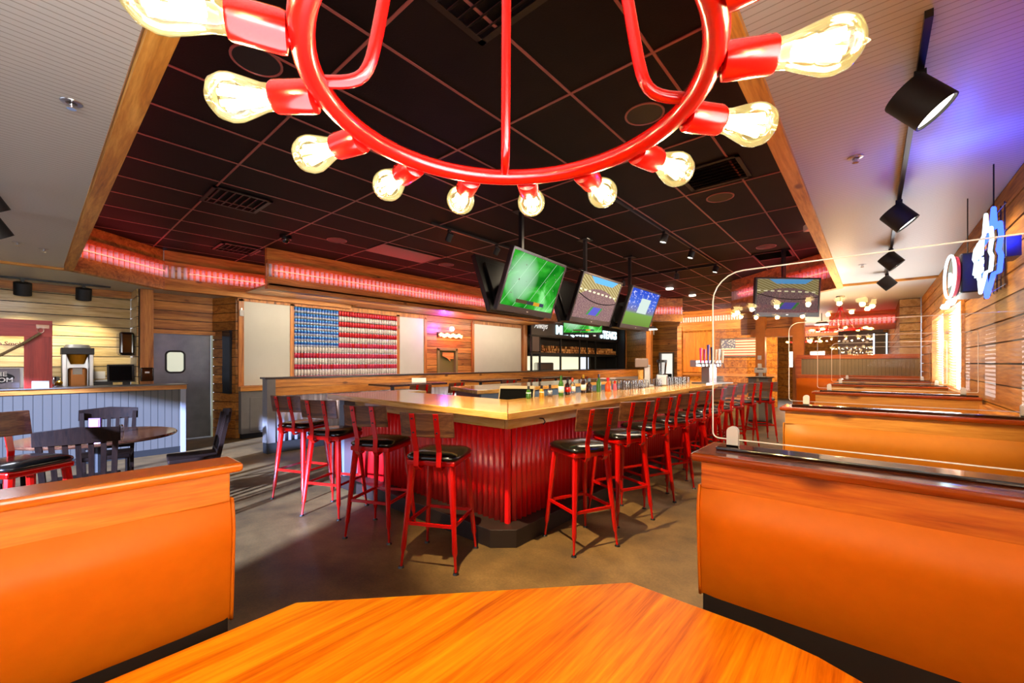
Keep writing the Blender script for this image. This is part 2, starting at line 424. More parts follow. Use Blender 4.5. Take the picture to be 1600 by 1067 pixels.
struct(MB().bb(-8.42, -8.36, -4, 0.38, ZC - 0.03, ZC + 0.01).build('trim_4', 'beam'))
struct(MB().bb(-10.36, -10.30, -4, 1.2, ZC - 0.12, ZC).build('trim_5', 'cedar_y'))

def soffit(tname, p0, p1, z0, z1, label, tubeframe=(0.03, 0.97), mt='cedar_y', corrmat='whitecorr', depth=0.12, neon=True, side=1):
    """header whose visible face lies on p0->p1, body behind it (left side)"""
    P0 = Vector((*p0, 0)); P1 = Vector((*p1, 0)); d = P1 - P0; L = d.length; d.normalize(); n = Vector((-d.y, d.x, 0)) * side
    ang = math.atan2(d.y, d.x); H = z1 - z0
    zb = z0 + H * 0.31; zt = z0 + H * 0.62
    b = MB()
    def bd(a, c, off, th):
        q = P0 + d * L / 2 + n * (off + th / 2); b.box((q.x, q.y, (a + c) / 2), (L, th, c - a), ang)
    bd(z0, zb - 0.004, 0.0, depth); bd(zt + 0.07, z1, 0.025, depth - 0.025); bd(zt, zt + 0.066, 0.0, depth); bd(zb, zt, 0.05, depth - 0.05)
    o = struct(b.build(tname, mt))
    q0 = P0 + n * 0.04; q1 = P1 + n * 0.04
    corr('corrugated_panel', (q0.x, q0.y), (q1.x, q1.y), zb, zt, corrmat, o, pitch=0.088, amp=0.030)
    if neon:
        zm = (zb + zt) / 2
        a = P0 + d * L * tubeframe[0] - n * 0.012; c = P0 + d * L * tubeframe[1] - n * 0.012
        t = MB().cyl((a.x, a.y, zm), (c.x, c.y, zm), 0.008, seg=8).build('neon_tube', 'neonpink')
        tag(t, label, 'neon light', 'red neon tubes around the raised ceiling')
        Lt = (c - a).length; mid = (a + c) / 2 - n * 0.05
        light('neon_tube_light', 'AREA', (mid.x, mid.y, zm), 0.75 * Lt, (1.0, 0.07, 0.16), target=(mid.x + n.x, mid.y + n.y, zm), size=Lt, sizey=0.02)
        light('neon_tube_glow', 'AREA', (mid.x, mid.y, zm), 1.0 * Lt, (1.0, 0.03, 0.05), target=(mid.x - n.x * 0.5, mid.y - n.y * 0.5, zm + 1), size=Lt, sizey=0.02)
        light('strip_wash', 'AREA', (mid.x - n.x * 0.45, mid.y - n.y * 0.45, zt + 0.05), 0.10 * L, (1.0, 0.84, 0.95), target=(mid.x, mid.y, (zb + zt) / 2), size=L, sizey=0.02, spread=36)  # added lamp without a fixture, brightens the corrugated strip
    return o
# left chamfer, kitchen recess header, the long header over the partition, far-left chamfer, far wall, right chamfer
soffit('trim_6', (-9.22, 1.50), (-8.30, 0.38), ZC - 0.03, ZD, 'red neon tube on the leftmost slanted header', (0.0, 1.0), 'cedar_x', side=-1)
soffit('trim_7', (-9.22, 4.9), (-9.22, 1.50), ZC - 0.03, ZD, 'short red neon tube on the header over the kitchen door', (0.05, 0.90), side=-1)
soffit('trim_8', (-7.70, 9.55), (-7.70, 2.60), ZC - 0.05, ZD, 'long red neon tube on the header above the can flag', (0.0, 0.985), side=-1)
soffit('trim_9', (-4.32, 12.86), (-7.70, 9.55), ZC - 0.05, ZD, 'red neon tube on the slanted header beyond the televisions', (0.0, 0.98), 'cedar_x', side=-1)
soffit('trim_10', (-2.45, 16.3), (-5.6, 16.3), ZC + 0.05, ZD, 'red neon tube on the header above the framed small flag', (0.02, 1.0), 'cedar_x', side=-1)
soffit('trim_11', (-0.46, 8.95), (-2.55, 10.9), ZC - 0.03, ZD, 'red neon tube on the slanted header behind the far right television', (0.03, 0.9), 'cedar_x', side=-1)
# inner faces of the two near beams carry the same strips (they face away from the camera)
tag(MB().cyl((-0.485, 1.0, 3.1), (-0.485, 8.8, 3.1), 0.008, seg=8).build('neon_tube', 'neonpink'), 'red neon tube on the inner side of the right ceiling beam', 'neon light', 'red neon tubes around the raised ceiling')
light('neon_tube_glow', 'AREA', (-0.52, 4.9, 3.1), 7, (1.0, 0.05, 0.08), target=(-1.5, 4.9, 4.1), size=7.8, sizey=0.02)
light('neon_tube_glow', 'AREA', (-4.5, 0.45, 3.1), 6, (1.0, 0.05, 0.08), target=(-4.5, 1.4, 4.1), size=6.5, sizey=0.02)
tag(MB().cyl((-7.9, 0.405, 3.1), (-1.2, 0.405, 3.1), 0.008, seg=8).build('neon_tube', 'neonpink'), 'red neon tube on the inner side of the left ceiling beam', 'neon light', 'red neon tubes around the raised ceiling')

# window wall on the right
WIN = [(6.54, 9.43, 1.15, 2.16), (-3.0, 1.0, 1.15, 2.16)]
Y0 = -4.0
plank_wall('wall_right', (XW, Y0), (XW, 11.6), 0, ZC, 'barn', 0.163, [(a - Y0, b - Y0, c, d) for a, b, c, d in WIN], 0.14, side=-1)
plank_wall('wall_jog', (XW - 0.01, 11.6), (0.42, 11.6), 0, ZC, 'cream', 0.163, side=-1, thick=0.1)
plank_wall('wall_right_far', (0.42, 11.7), (0.42, 21), 0, ZC, 'barn', 0.163, side=-1)
def window(idx, y0, y1, z0, z1):
    w = struct(MB().bb(XW + 0.10, XW + 0.13, y0, y1, z0, z1).build('window_%d' % idx, 'sky_pane'))
    f = MB(); t = 0.06
    n = max(1, round((y1 - y0) / 1.45))
    for k in range(n + 1):
        yy = y0 + (y1 - y0) * k / n; f.bb(XW - 0.02, XW + 0.10, yy - t / 2, yy + t / 2, z0 - 0.03, z1 + 0.03)
    f.bb(XW - 0.02, XW + 0.10, y0, y1, z1 - 0.01, z1 + 0.05); f.bb(XW - 0.03, XW + 0.10, y0, y1, z0 - 0.05, z0 + 0.01)
    o = f.build('window_frame', 'cedar_y', w); 
    for k in range(n):
        a = y0 + (y1 - y0) * k / n + t / 2 + 0.01; c = y0 + (y1 - y0) * (k + 1) / n - t / 2 - 0.01
        s = MB(); z = z0 + 0.03
        while z < z1 - 0.02:
            s.box((XW + 0.045, (a + c) / 2, z), (0.042, c - a, 0.003), mat=Matrix.Rotation(math.radians(24), 4, 'Y')); z += 0.036
        s.build('blind', 'blind', w)
window(1, *WIN[0]); window(2, *WIN[1])
struct(MB().bb(XW - 0.04, XW, Y0, 11.6, 1.02, 1.12).build('trim_12', 'cedar_y'))

plank_wall('wall_front', (-13, -4.05), (XW + 0.2, -4.05), 0, ZC, 'barn', 0.176, [(13 - 7.4, 13 - 1.42, 0.85, 2.45)], side=-1)
wf = MB()
for xx in (-7.4, -5.9, -4.4, -2.9, -1.42): wf.bb(xx - 0.035, xx + 0.035, -4.12, -4.02, 0.85, 2.45)
wf.bb(-7.45, -1.38, -4.12, -4.0, 2.42, 2.5).bb(-7.45, -1.38, -4.12, -4.0, 0.80, 0.87)
struct(wf.build('window_6', 'cedar_x'))
# left plank wall behind the service counter
plank_wall('wall_left', (-10.4, -4), (-10.4, 1.2), 0, ZC, 'cream', 0.176, side=1, thick=0.1)
plank_wall('wall_return', (-10.4, 1.20), (-9.72, 1.20), 0, ZC, 'cream', 0.176, side=1, thick=0.04)
struct(MB().bb(-9.86, -9.66, 1.24, 1.42, 0, ZC).build('trim_13', 'cedar_z', bevel=0.004))
plank_wall('wall_kitchen_door', (-10.05, 1.42), (-10.05, 2.50), 2.06, ZC, 'cedar_y', 0.176, side=1)
struct(MB().bb(-10.06, -9.98, 1.42, 2.5, 2.03, 2.10).build('trim_14', 'cedar_y'))
plank_wall('wall_recess', (-10.05, 2.385), (-9.44, 2.62), 0, ZC, 'cedar_x', 0.176, side=1, thick=0.1)
# kitchen swing door with oval window
dr = struct(MB().bb(-10.08, -10.03, 1.47, 2.35, 0.02, 2.03).build('door_1', 'doorsteel', bevel=0.004))
def rrect(cy, cz, w, h, r, x, n=6):
    pts = []
    for (sx, sz, a0) in ((1, 1, 0), (-1, 1, 90), (-1, -1, 180), (1, -1, 270)):
        for i in range(n + 1):
            a = math.radians(a0 + 90 * i / n); pts.append((x, cy + sx * (w / 2 - r) + r * math.cos(a), cz + sz * (h / 2 - r) + r * math.sin(a)))
    return pts
def plate_from(pts, th):
    b = MB(); lo = [b.bm.verts.new(p) for p in pts]; hi = [b.bm.verts.new((p[0] + th, p[1], p[2])) for p in pts]; n = len(pts)
    b.bm.faces.new(lo); b.bm.faces.new(hi)
    for i in range(n): b.bm.faces.new((lo[i], lo[(i + 1) % n], hi[(i + 1) % n], hi[i]))
    return b
MB().tube(rrect(1.79, 1.50, 0.28, 0.40, 0.07, -10.025), 0.016, 8, closed=True).build('window_gasket', 'black', dr, smooth=True)
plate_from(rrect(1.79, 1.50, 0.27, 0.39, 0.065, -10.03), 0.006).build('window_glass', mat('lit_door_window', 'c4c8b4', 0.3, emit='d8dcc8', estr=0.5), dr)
MB().bb(-10.06, -10.02, 1.43, 1.46, 0, 2.03).bb(-10.06, -10.02, 2.36, 2.385, 0, 2.03).build('door_frame', mat('pale_door_frame', '9aa08e', 0.4, emit='b4bca4', estr=0.18), dr)  # frame emission stands in for light coming past the door
# narrow glazed opening on the angled return and the low grey cabinet
ob = MB().box((-9.70, 2.53, 1.50), (0.34, 0.05, 1.25), math.atan2(0.12, 0.61)).build('mirror_panel', mat('dark_mirror', '33363a', 0.1, 0.6)); tag(ob, 'narrow dark glass panel on the return beside the kitchen door', 'glass panel')
cb = thing('wall_cabinet', 'low grey cabinet below the leftmost white wall panel', 'cabinet', (-9.22, 3.6, 0))
MB().bb(-0.16, 0.0, -0.95, 1.0, 0.10, 0.93).build('body', 'greypaint', cb, bevel=0.004)
MB().bb(-0.16, -0.02, -0.93, 1.0, 0, 0.10).build('plinth', 'shadowgap', cb)
MB().bb(0.0, 0.015, -0.80, 0.30, 0.14, 0.80).build('door', 'greypaint', cb, bevel=0.003)
MB().bb(-0.17, 0.03, -0.97, 1.0, 0.93, 1.02).build('cap_board', 'cedar_y', cb, bevel=0.004)
# the wall with the can flag and the white panels
XF = -9.43
plank_wall('wall_back', (XF, 2.62), (XF, 11.55), 0, ZD, 'cedar_y', 0.176, [(7.62 - 2.62, 8.35 - 2.62, 0, 1.88)], side=1, thick=0.12)
fr = MB()
for yy in (2.70, 3.655, 6.285, 7.17, 9.0, 11.4): fr.bb(XF, XF + 0.045, yy - 0.045, yy + 0.045, 0.98, 2.74)
fr.bb(XF, XF + 0.045, 2.64, 7.2, 2.70, 2.80); fr.bb(XF, XF + 0.045, 8.98, 11.45, 2.70, 2.80); fr.bb(XF, XF + 0.05, 2.64, 11.45, 0.97, 1.03)
fr.bb(XF, XF + 0.09, 11.40, 11.62, 0, 2.86)
struct(fr.build('trim_15', 'cedar_z'))
for k, (a, c, lb) in enumerate(((2.75, 3.61, 'off white wall panel left of the can flag'), (6.33, 7.12, 'off white wall panel between the can flag and the neon sign'), (9.05, 11.35, 'wide off white wall panel right of the neon sign'))):
    tag(MB().bb(XF, XF + 0.03, a, c, 1.03, 2.70).build('wall_panel', 'panel', bevel=0.002), lb, 'panel')
# underside boards between the long header and the wall
u = MB()
for k in range(5): u.bb(-9.2 + 0.30 * k + 0.004, -9.2 + 0.30 * (k + 1), 4.9 if k == 0 else 2.62, 11.4, ZC + 0.02, ZC + 0.05)
struct(u.build('trim_16', 'cedar_y'))
# doorway beneath the neon sign
d2 = struct(MB().bb(XF - 0.10, XF - 0.06, 7.66, 8.31, 0.02, 1.85).build('door_2', mat('olive_door', '6e6232', 0.4)))
MB().bb(XF - 0.1, XF + 0.03, 7.60, 7.68, 0, 1.90).bb(XF - 0.1, XF + 0.03, 8.29, 8.37, 0, 1.90).bb(XF - 0.1, XF + 0.03, 7.6, 8.37, 1.84, 1.92).build('door_frame', mat('olive_door_frame', '7c7040', 0.4), d2)
sg = plate_from([(XF + 0.0, 7.80, 1.78), (XF, 8.22, 1.78), (XF, 8.22, 1.60), (XF, 8.08, 1.60), (XF, 8.10, 1.52), (XF, 7.98, 1.62), (XF, 7.80, 1.68)], 0.01).build('door_sign', 'cedar_y'); tag(sg, 'brown cut-out board sign hanging in the doorway below the neon sign', 'sign')

# ------------------------------------------------------------------ flag made of drink cans
flag = thing('can_flag', 'large stars-and-stripes wall flag made of stacked drink cans', 'wall art', (XF, 3.70, 0))
MB().bb(0.0, 0.012, -0.03, 2.58, 1.08, 2.71).build('backing_board', 'black', flag)
def can_mesh(m1, m2=None):
    b = MB().lathe([(0.024, 0.0), (0.031, 0.008), (0.031, 0.104), (0.024, 0.117), (0.022, 0.120)], 12)
    bmesh.ops.recalc_face_normals(b.bm, faces=b.bm.faces)
    me = bpy.data.meshes.new('can'); b.bm.to_mesh(me); b.bm.free()
    me.materials.append(m1); me.materials.append(M['steel'])
    for p in me.polygons:
        p.use_smooth = True
        z = sum(me.vertices[v].co.z for v in p.vertices) / len(p.vertices)
        if z < 0.0039 or z > 0.108: p.material_index = 1
    return me
def mk_can(name, stops):
    N = NT(name); z = N.xyz(N.coord())[2]
    N.link(N.ramp(N.math('DIVIDE', z, 0.12), stops, 'CONSTANT'), N.b.inputs['Base Color'])
    N.b.inputs['Roughness'].default_value = 0.25; N.b.inputs['Metallic'].default_value = 0.25; return N.m
def mk_can_white():
    N = NT('white_can'); v = N.coord(); vo = N.new('ShaderNodeTexVoronoi'); vo.inputs['Scale'].default_value = 60; N.link(v, vo.inputs['Vector'])
    N.link(N.ramp(vo.outputs['Distance'], [(0.25, '7c3a2c'), (0.32, 'd9d4cc')], 'CONSTANT'), N.b.inputs['Base Color'])
    N.b.inputs['Roughness'].default_value = 0.3; return N.m
cans = {'b': can_mesh(mk_can('blue_can', [(0, 'd4d8e4'), (0.22, 'b9c4e0'), (0.34, '1550a8'), (0.62, '3a86cc')])),
        'r': can_mesh(mat('red_can', 'c01418', 0.3, 0.2)), 'p': can_mesh(mk_can('rose_red_can', [(0, 'c02440'), (0.45, 'd85468'), (0.6, 'c02844')])),
        'w': can_mesh(mk_can_white())}
NC, NR = 39, 13
rnd = random.Random(3); rest = {}
for c in range(NC):
    for r in range(NR):
        z = 2.58 - r * 0.1235; yy = 0.02 + 0.0655 * c
        if c < 15 and r < 7: k = 'b'
        else: k = ('r' if r < 6 else 'p') if r % 2 == 0 else 'w'
        if k == 'p' and rnd.random() < 0.12: k = 'r'
        if c * NR + r < 100:
            o = bpy.data.objects.new('can', cans[k]); COL.objects.link(o); o.parent = flag
            o.location = (0.045, yy, z)
        else: rest.setdefault(k, []).append((yy, z))
for k, L in rest.items():
    b = bmesh.new()
    for yy, z in L:
        t = bmesh.new(); t.from_mesh(cans[k]); bmesh.ops.transform(t, matrix=Matrix.Translation((0.045, yy, z)), verts=t.verts)
        me = bpy.data.meshes.new('tmp'); t.to_mesh(me); t.free(); b.from_mesh(me); bpy.data.meshes.remove(me)
    me = bpy.data.meshes.new('more_cans'); b.to_mesh(me); b.free()
    N = None
    for mm in cans[k].materials: me.materials.append(mm)
    if k == 'b':
        m2 = bpy.data.materials['blue_can'].copy(); m2.name = 'blue_can_rows'
        # same bands, counted from each row's own base
        nt = m2.node_tree; dv = [x for x in nt.nodes if x.type == 'MATH'][0]; sp = [x for x in nt.nodes if x.type == 'SEPXYZ'][0]
        sb = nt.nodes.new('ShaderNodeMath'); sb.operation = 'SUBTRACT'; sb.inputs[1].default_value = 2.58 - 12 * 0.1235
        md = nt.nodes.new('ShaderNodeMath'); md.operation = 'MODULO'; md.inputs[1].default_value = 0.1235
        nt.links.new(sp.outputs[2], sb.inputs[0]); nt.links.new(sb.outputs[0], md.inputs[0]); nt.links.new(md.outputs[0], dv.inputs[0])
        me.materials[0] = m2
    elif k == 'p':
        m2 = mat('rose_red_can_rows', 'cc3450', 0.3, 0.2); me.materials[0] = m2
    o = bpy.data.objects.new('more_cans', me); COL.objects.link(o); o.parent = flag; o['kind'] = 'stuff'

# ------------------------------------------------------------------ kitchen front with firewood shelf and sign
kx = -9.25
k0, k1 = 11.65, 18.4
struct(plank_wall('wall_kitchen', (-9.9, 11.6), (-9.9, 18.6), 0, ZD, 'matteblack', 0.3, [(0.3, 5.4, 1.20, 1.74)], side=1))
for a, c in ((11.95, 13.0), (13.1, 14.6), (14.8, 15.4), (15.5, 16.3)):
    pass
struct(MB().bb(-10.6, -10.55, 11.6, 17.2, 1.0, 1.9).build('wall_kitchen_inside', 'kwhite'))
tag(MB().bb(-10.45, -10.2, 13.4, 14.5, 0.0, 1.5).build('steel_cabinet', 'steel', bevel=0.05), 'steel appliance seen through the kitchen pass window', 'appliance')
fm = MB()
for yy in (11.75, 12.25, 13.6, 15.0, 15.6, 16.35, 18.3): fm.bb(kx - 0.04, kx + 0.02, yy - 0.03, yy + 0.03, 0, 3.25)
for z in (1.80, 2.44, 3.05): fm.bb(kx - 0.05, kx + 0.03, k0, k1, z, z + 0.07)
fm.bb(kx - 0.6, kx + 0.02, k0 + 0.6, k1, 1.76, 1.82)
sh = thing('firewood_shelf', 'black steel frame with a long shelf of split logs under the lit sign', 'shelf')
fm.build('frame', 'matteblack', sh)
MB().bb(kx - 0.02, kx, k0 + 0.05, 12.25, 1.9, 2.44).build('side_panel', mat('purple_brown_panel', '5c4440', 0.5), sh)
sb = thing('sign_board', 'dark sign board above the firewood reading Always MESQUITE & STEAKS', 'sign', (kx + 0.07, 0, 0))
MB().bb(-0.03, 0.0, k0, k1, 2.50, 3.04).build('board', mat('dark_plum_board', '1c1013', 0.5), sb)
def text(name, s, loc, size, m, parent=None, rot=(PI / 2, 0, PI / 2), ext=0.01, off=0.0, shear=0.0, sx=1.0, align='LEFT'):
    c = bpy.data.curves.new(name, 'FONT'); c.body = s; c.size = size; c.extrude = ext; c.offset = off; c.shear = shear; c.align_x = align
    c.resolution_u = 3
    o = bpy.data.objects.new(name, c); COL.objects.link(o); o.location = loc; o.rotation_euler = rot; o.scale = (sx, 1, 1)
    c.materials.append(M[m] if isinstance(m, str) else m)
    bpy.context.view_layer.update()
    me = bpy.data.meshes.new_from_object(o.evaluated_get(bpy.context.evaluated_depsgraph_get()))
    bpy.data.objects.remove(o); bpy.data.curves.remove(c)
    o = bpy.data.objects.new(name, me); COL.objects.link(o); o.location = loc; o.rotation_euler = rot; o.scale = (sx, 1, 1)
    if parent: o.parent = parent
    return o
M['signlit'] = emis('lit_sign_letters', (0.62, 0.90, 1.0), 2.2)
M['signscript'] = mat('painted_script', 'd8d4cc', 0.5, emit='ffffff', estr=0.35)
text('lettering', 'Always', (0.02, 11.80, 2.74), 0.34, 'signscript', sb, shear=0.5, sx=0.8)
text('lettering', 'MESQUITE', (0.02, 13.15, 2.60), 0.46, 'signlit', sb, off=0.018, sx=1.12)
text('lettering', '&', (0.02, 15.95, 2.64), 0.36, 'signscript', sb, shear=0.4)
text('lettering', 'STEAKS', (0.02, 16.6, 2.60), 0.46, 'signlit', sb, off=0.018, sx=1.0)
logm = [wood('split_log_a', '5c3818', 'a5713a', 'c79a5c', 'x', 0.8, vary=0.2, knots=False), wood('split_log_b', '3a2010', '7a4a22', 'a06c38', 'x', 0.8, vary=0.2, knots=False)]
rnd = random.Random(5); lprotos = []
for mm in logm:
    for shp in range(2):
        b = MB(); r = 0.055 + 0.012 * shp
        pts = [(r * math.cos(a) * rnd.uniform(0.75, 1.1), r * math.sin(a) * rnd.uniform(0.75, 1.1)) for a in [2 * PI * i / 6 for i in range(6)]]
        b.prism(pts, -0.2, 0.2).xf(Matrix.Rotation(PI / 2, 4, 'Y'))
        o = b.build('firewood_log', mm, bevel=0.004); lprotos.append([o, 0])
n = 0
for row in range(3):
    yy = k0 + 0.75 + (0.05 if row % 2 else 0)
    while yy < k1 - 0.1 and n < 160:
        if row == 2 and rnd.random() < 0.35: yy += 0.12; continue
        p = lprotos[rnd.randrange(4)]
        o = p[0] if not p[1] else p[0].copy()
        if p[1]: COL.objects.link(o)
        p[1] = 1
        o.location = (kx - 0.22 + rnd.uniform(-0.03, 0.02), yy, 1.88 + 0.105 * row + rnd.uniform(-0.006, 0.006)); o.rotation_euler = (rnd.uniform(0, 6), 0, rnd.uniform(-0.12, 0.12))
        tag(o, 'split firewood log piled on the long shelf under the lit sign', 'log', 'firewood logs on the shelf under the sign')
        yy += rnd.uniform(0.115, 0.14); n += 1
# walls and doors beyond the kitchen front
plank_wall('wall_column', (-8.9, 18.6), (-6.95, 16.6), 0, ZD, 'cedar_x', 0.25, side=1)
struct(MB().bb(-6.97, -6.78, 16.40, 16.6, 0, ZD).build('trim_17', 'cedar_z'))
plank_wall('wall_hall', (-7.9, 18.0), (-5.3, 18.0), 0, ZD, 'cedar_x', 0.25, [(0.90, 1.45, 0, 1.90)], side=1)
struct(MB().bb(-8.5, -5.3, 19.4, 19.45, 0, 2.1).build('wall_hall_inside', mat('bright_room_wall', 'e6e2da', 0.5, emit='fff8ea', estr=0.7)))  # wall glows by emission in place of lamps in that room
struct(MB().bb(-9.0, -8.5, 18.55, 18.6, 0, ZD).build('trim_22', 'cedar_z'))
struct(MB().bb(-9.95, -8.9, 18.45, 18.55, 0, ZD).build('wall_kitchen_end', 'matteblack'))
d3 = struct(MB().box((-6.56, 18.3, 0.96), (0.05, 0.55, 1.86), 0.35).build('door_3', mat('green_grey_door', '4d5a44', 0.4)))
MB().bb(-7.05, -6.99, 17.95, 18.12, 0, 1.90).build('door_frame', mat('lavender_grey_frame', '7d7686', 0.4), d3)
MB().bb(-6.47, -6.41, 17.95, 18.12, 0, 1.90).bb(-7.05, -6.41, 17.95, 18.12, 1.88, 1.94).build('door_frame', 'greypaint', d3)
ofc = thing('office_chair', 'dark office chair in the bright room beyond the far doorway', 'chair', (-6.98, 18.75, 0))
MB().bb(-0.2, 0.2, -0.04, 0.04, 0.62, 1.0).build('backrest', 'black', ofc, bevel=0.03)
MB().bb(-0.22, 0.22, -0.25, 0.2, 0.46, 0.54).build('seat', 'black', ofc, bevel=0.02)
MB().cyl((0, 0, 0.06), (0, 0, 0.5), 0.03).cyl((0, 0, 0), (0, 0, 0.06), 0.25, 0.04, 5).build('base', 'black', ofc)
# far wall with the small framed flag
YF = 16.30
plank_wall('wall_far', (-5.6, YF + 0.02), (-2.40, YF + 0.02), 0, ZC + 0.1, 'barn', 0.26, side=1)
struct(MB().bb(-5.66, -5.5, YF - 0.08, YF + 0.1, 0, ZC + 0.1).bb(-4.42, -4.34, YF - 0.03, YF + 0.1, 0, ZC + 0.1).bb(-5.6, -2.4, YF - 0.02, YF + 0.02, 1.0, 1.10).bb(-5.6, -2.4, YF - 0.04, YF + 0.02, 2.70, 2.9).build('trim_18', 'cedar_x'))
tag(MB().bb(-5.46, -4.44, YF - 0.02, YF, 1.14, 2.62).build('wood_panel', wood('orange_ply_panel', 'a8541a', 'cc7824', 'dc8c34', 'z', 0.4, vary=0, knots=False)), 'plain orange wooden wall panel behind the beer taps', 'panel')
def mk_flagpic():
    N = NT('printed_small_flag'); v = N.xyz(N.coord(kind='Generated')); u = v[0]; w = v[2]
    st = N.math('LESS_THAN', N.math('FRACT', N.math('MULTIPLY', w, 6.5)), 0.5)
    c = N.mix(st, 'dcd0c0', 'b05040')
    can = N.math('MULTIPLY', N.math('LESS_THAN', u, 0.38), N.math('GREATER_THAN', w, 0.46))
    ch = N.new('ShaderNodeTexVoronoi'); ch.inputs['Scale'].default_value = 18; N.link(N.coord(kind='Generated'), ch.inputs['Vector'])
    blue = N.ramp(ch.outputs['Distance'], [(0.28, 'e0dad0'), (0.34, '5a5e80')], 'CONSTANT')
    N.link(N.mix(can, c, blue), N.b.inputs['Base Color']); return N.m
fp = thing('framed_flag', 'small framed stars-and-stripes picture on the far plank wall', 'picture', (-3.50, YF - 0.02, 2.02))
MB().bb(-0.62, 0.62, -0.025, 0.0, -0.30, 0.30).build('print', mk_flagpic(), fp)
MB().bb(-0.66, 0.66, -0.03, 0.0, 0.29, 0.34).bb(-0.66, 0.66, -0.03, 0.0, -0.34, -0.29).bb(-0.66, -0.61, -0.03, 0, -0.3, 0.3).bb(0.61, 0.66, -0.03, 0, -0.3, 0.3).build('frame', mat('worn_dark_frame', '57402c', 0.5), fp)

# grey half wall end and post in front of the far wall
plank_wall('wall_post', (-2.55, 11.9), (-1.35, 11.9), 2.2, ZC, 'cedar_x', 0.26, side=1)
struct(MB().bb(-2.18, -1.98, 11.70, 11.9, 0, ZC).bb(-1.42, -1.2, 11.75, 11.95, 0, ZC).bb(-2.3, -1.2, 11.74, 11.9, 2.12, 2.3).build('trim_19', mat('orange_pine_trim', 'c87420', 0.4, mottled=0.12, mscale=6)))
hw = thing('half_wall', 'grey half wall end at the far end of the bar stools', 'half wall', (-2.05, 11.35, 0))
MB().bb(-0.20, 0.20, -0.10, 0.5, 0.12, 1.12).build('body', 'greypaint', hw, bevel=0.004)
MB().bb(-0.20, 0.2, -0.08, 0.5, 0, 0.12).build('plinth', 'kick', hw)
MB().bb(-0.24, 0.24, -0.14, 0.5, 1.12, 1.145).build('cap_board', 'kick', hw)
MB().bb(-0.02, 0.02, -0.12, -0.09, 0.12, 1.12).build('corner_strip', mat('pale_olive_strip', '9a9070', 0.5), hw)
th = MB().bb(-2.13, -2.05, 11.66, 11.69, 1.56, 1.66).build('thermostat', 'offwhite', bevel=0.008); tag(th, 'small white thermostat high on the far orange post', 'thermostat')
tg = thing('receipt_printer', 'white receipt printer standing on the far grey half wall', 'printer', (-2.02, 11.42, 1.145))
MB().bb(-0.12, 0.12, -0.08, 0.08, 0.10, 0.22).build('body', 'offwhite', tg, bevel=0.01)
MB().cyl((0, 0, 0), (0, 0, 0.1), 0.05, 0.04).cyl((0, 0, 0), (0, 0, 0.015), 0.11).build('stand', 'offwhite', tg)
MB().bb(-0.06, 0.07, -0.083, -0.078, 0.18, 0.20).build('paper_slot', 'black', tg)
MB().bb(-0.06, 0.02, -0.02, 0.04, 0.22, 0.32).build('paper_roll', 'paper', tg, bevel=0.01)

# room beyond the booths
plank_wall('wall_end', (-4.5, 20.5), (0.6, 20.5), 0, ZD, 'barn', 0.26, [(0.9, 1.5, 1.3, 1.95), (1.9, 2.4, 1.3, 1.95), (2.6, 3.1, 1.3, 1.95)], side=1)
for k, (a, c) in enumerate(((-3.6, -3.0), (-2.6, -2.1), (-1.9, -1.4))):
    w = struct(MB().bb(a, c, 20.58, 20.6, 1.3, 1.95).build('window_%d' % (k + 3), 'sky_pane'))
    MB().bb(a, c, 20.46, 20.52, 1.93, 1.97).bb(a, c, 20.46, 20.52, 1.28, 1.32).bb(a - 0.02, a + 0.02, 20.46, 20.52, 1.3, 1.95).bb(c - 0.02, c + 0.02, 20.46, 20.52, 1.3, 1.95).bb((a + c) / 2 - 0.02, (a + c) / 2 + 0.02, 20.46, 20.52, 1.3, 1.95).build('window_frame', 'cedar_z', w)
def mk_stars():
    N = NT('printed_star_board'); v = N.coord((1, 1, 1)); vo = N.new('ShaderNodeTexVoronoi'); vo.inputs['Scale'].default_value = 6; N.link(v, vo.inputs['Vector'])
    N.link(N.ramp(vo.outputs['Distance'], [(0.22, 'c8b8b0'), (0.28, '4a3c48')], 'CONSTANT'), N.b.inputs['Base Color']); return N.m
tag(MB().bb(-1.0, 0.30, 20.40, 20.46, 1.75, 2.72).build('star_board', mk_stars()), 'dark wall board with pale stars in the far dining room', 'wall art')
t = thing('tube_light_sign', 'pair of upright blue-white neon tubes at the far end by the window wall', 'neon sign', (0.22, 19.2, 1.75))
MB().cyl((-0.18, 0, 0), (-0.18, 0, 0.75), 0.02, seg=8).build('tube', emis('pale_blue_neon', (0.55, 0.65, 1.0), 3), t); MB().cyl((0.15, 0, 0), (0.15, 0, 0.75), 0.02, seg=8).build('tube', 'neonwhite', t); MB().bb(-0.2, 0.18, 0.02, 0.05, -0.03, 0.8).build('backing', 'black', t)
soffit('trim_20', (-0.9, 18.5), (-4.4, 18.5), 2.45, ZC, 'dim red neon tube on the header in the far dining room', (0.0, 1.0), 'cedar_x', side=-1)
soffit('trim_21', (0.42, 13.6), (-0.85, 13.6), 2.30, ZC, 'red neon tube on the header beside the far window wall', (0.0, 1.0), 'fascia_x', side=-1)

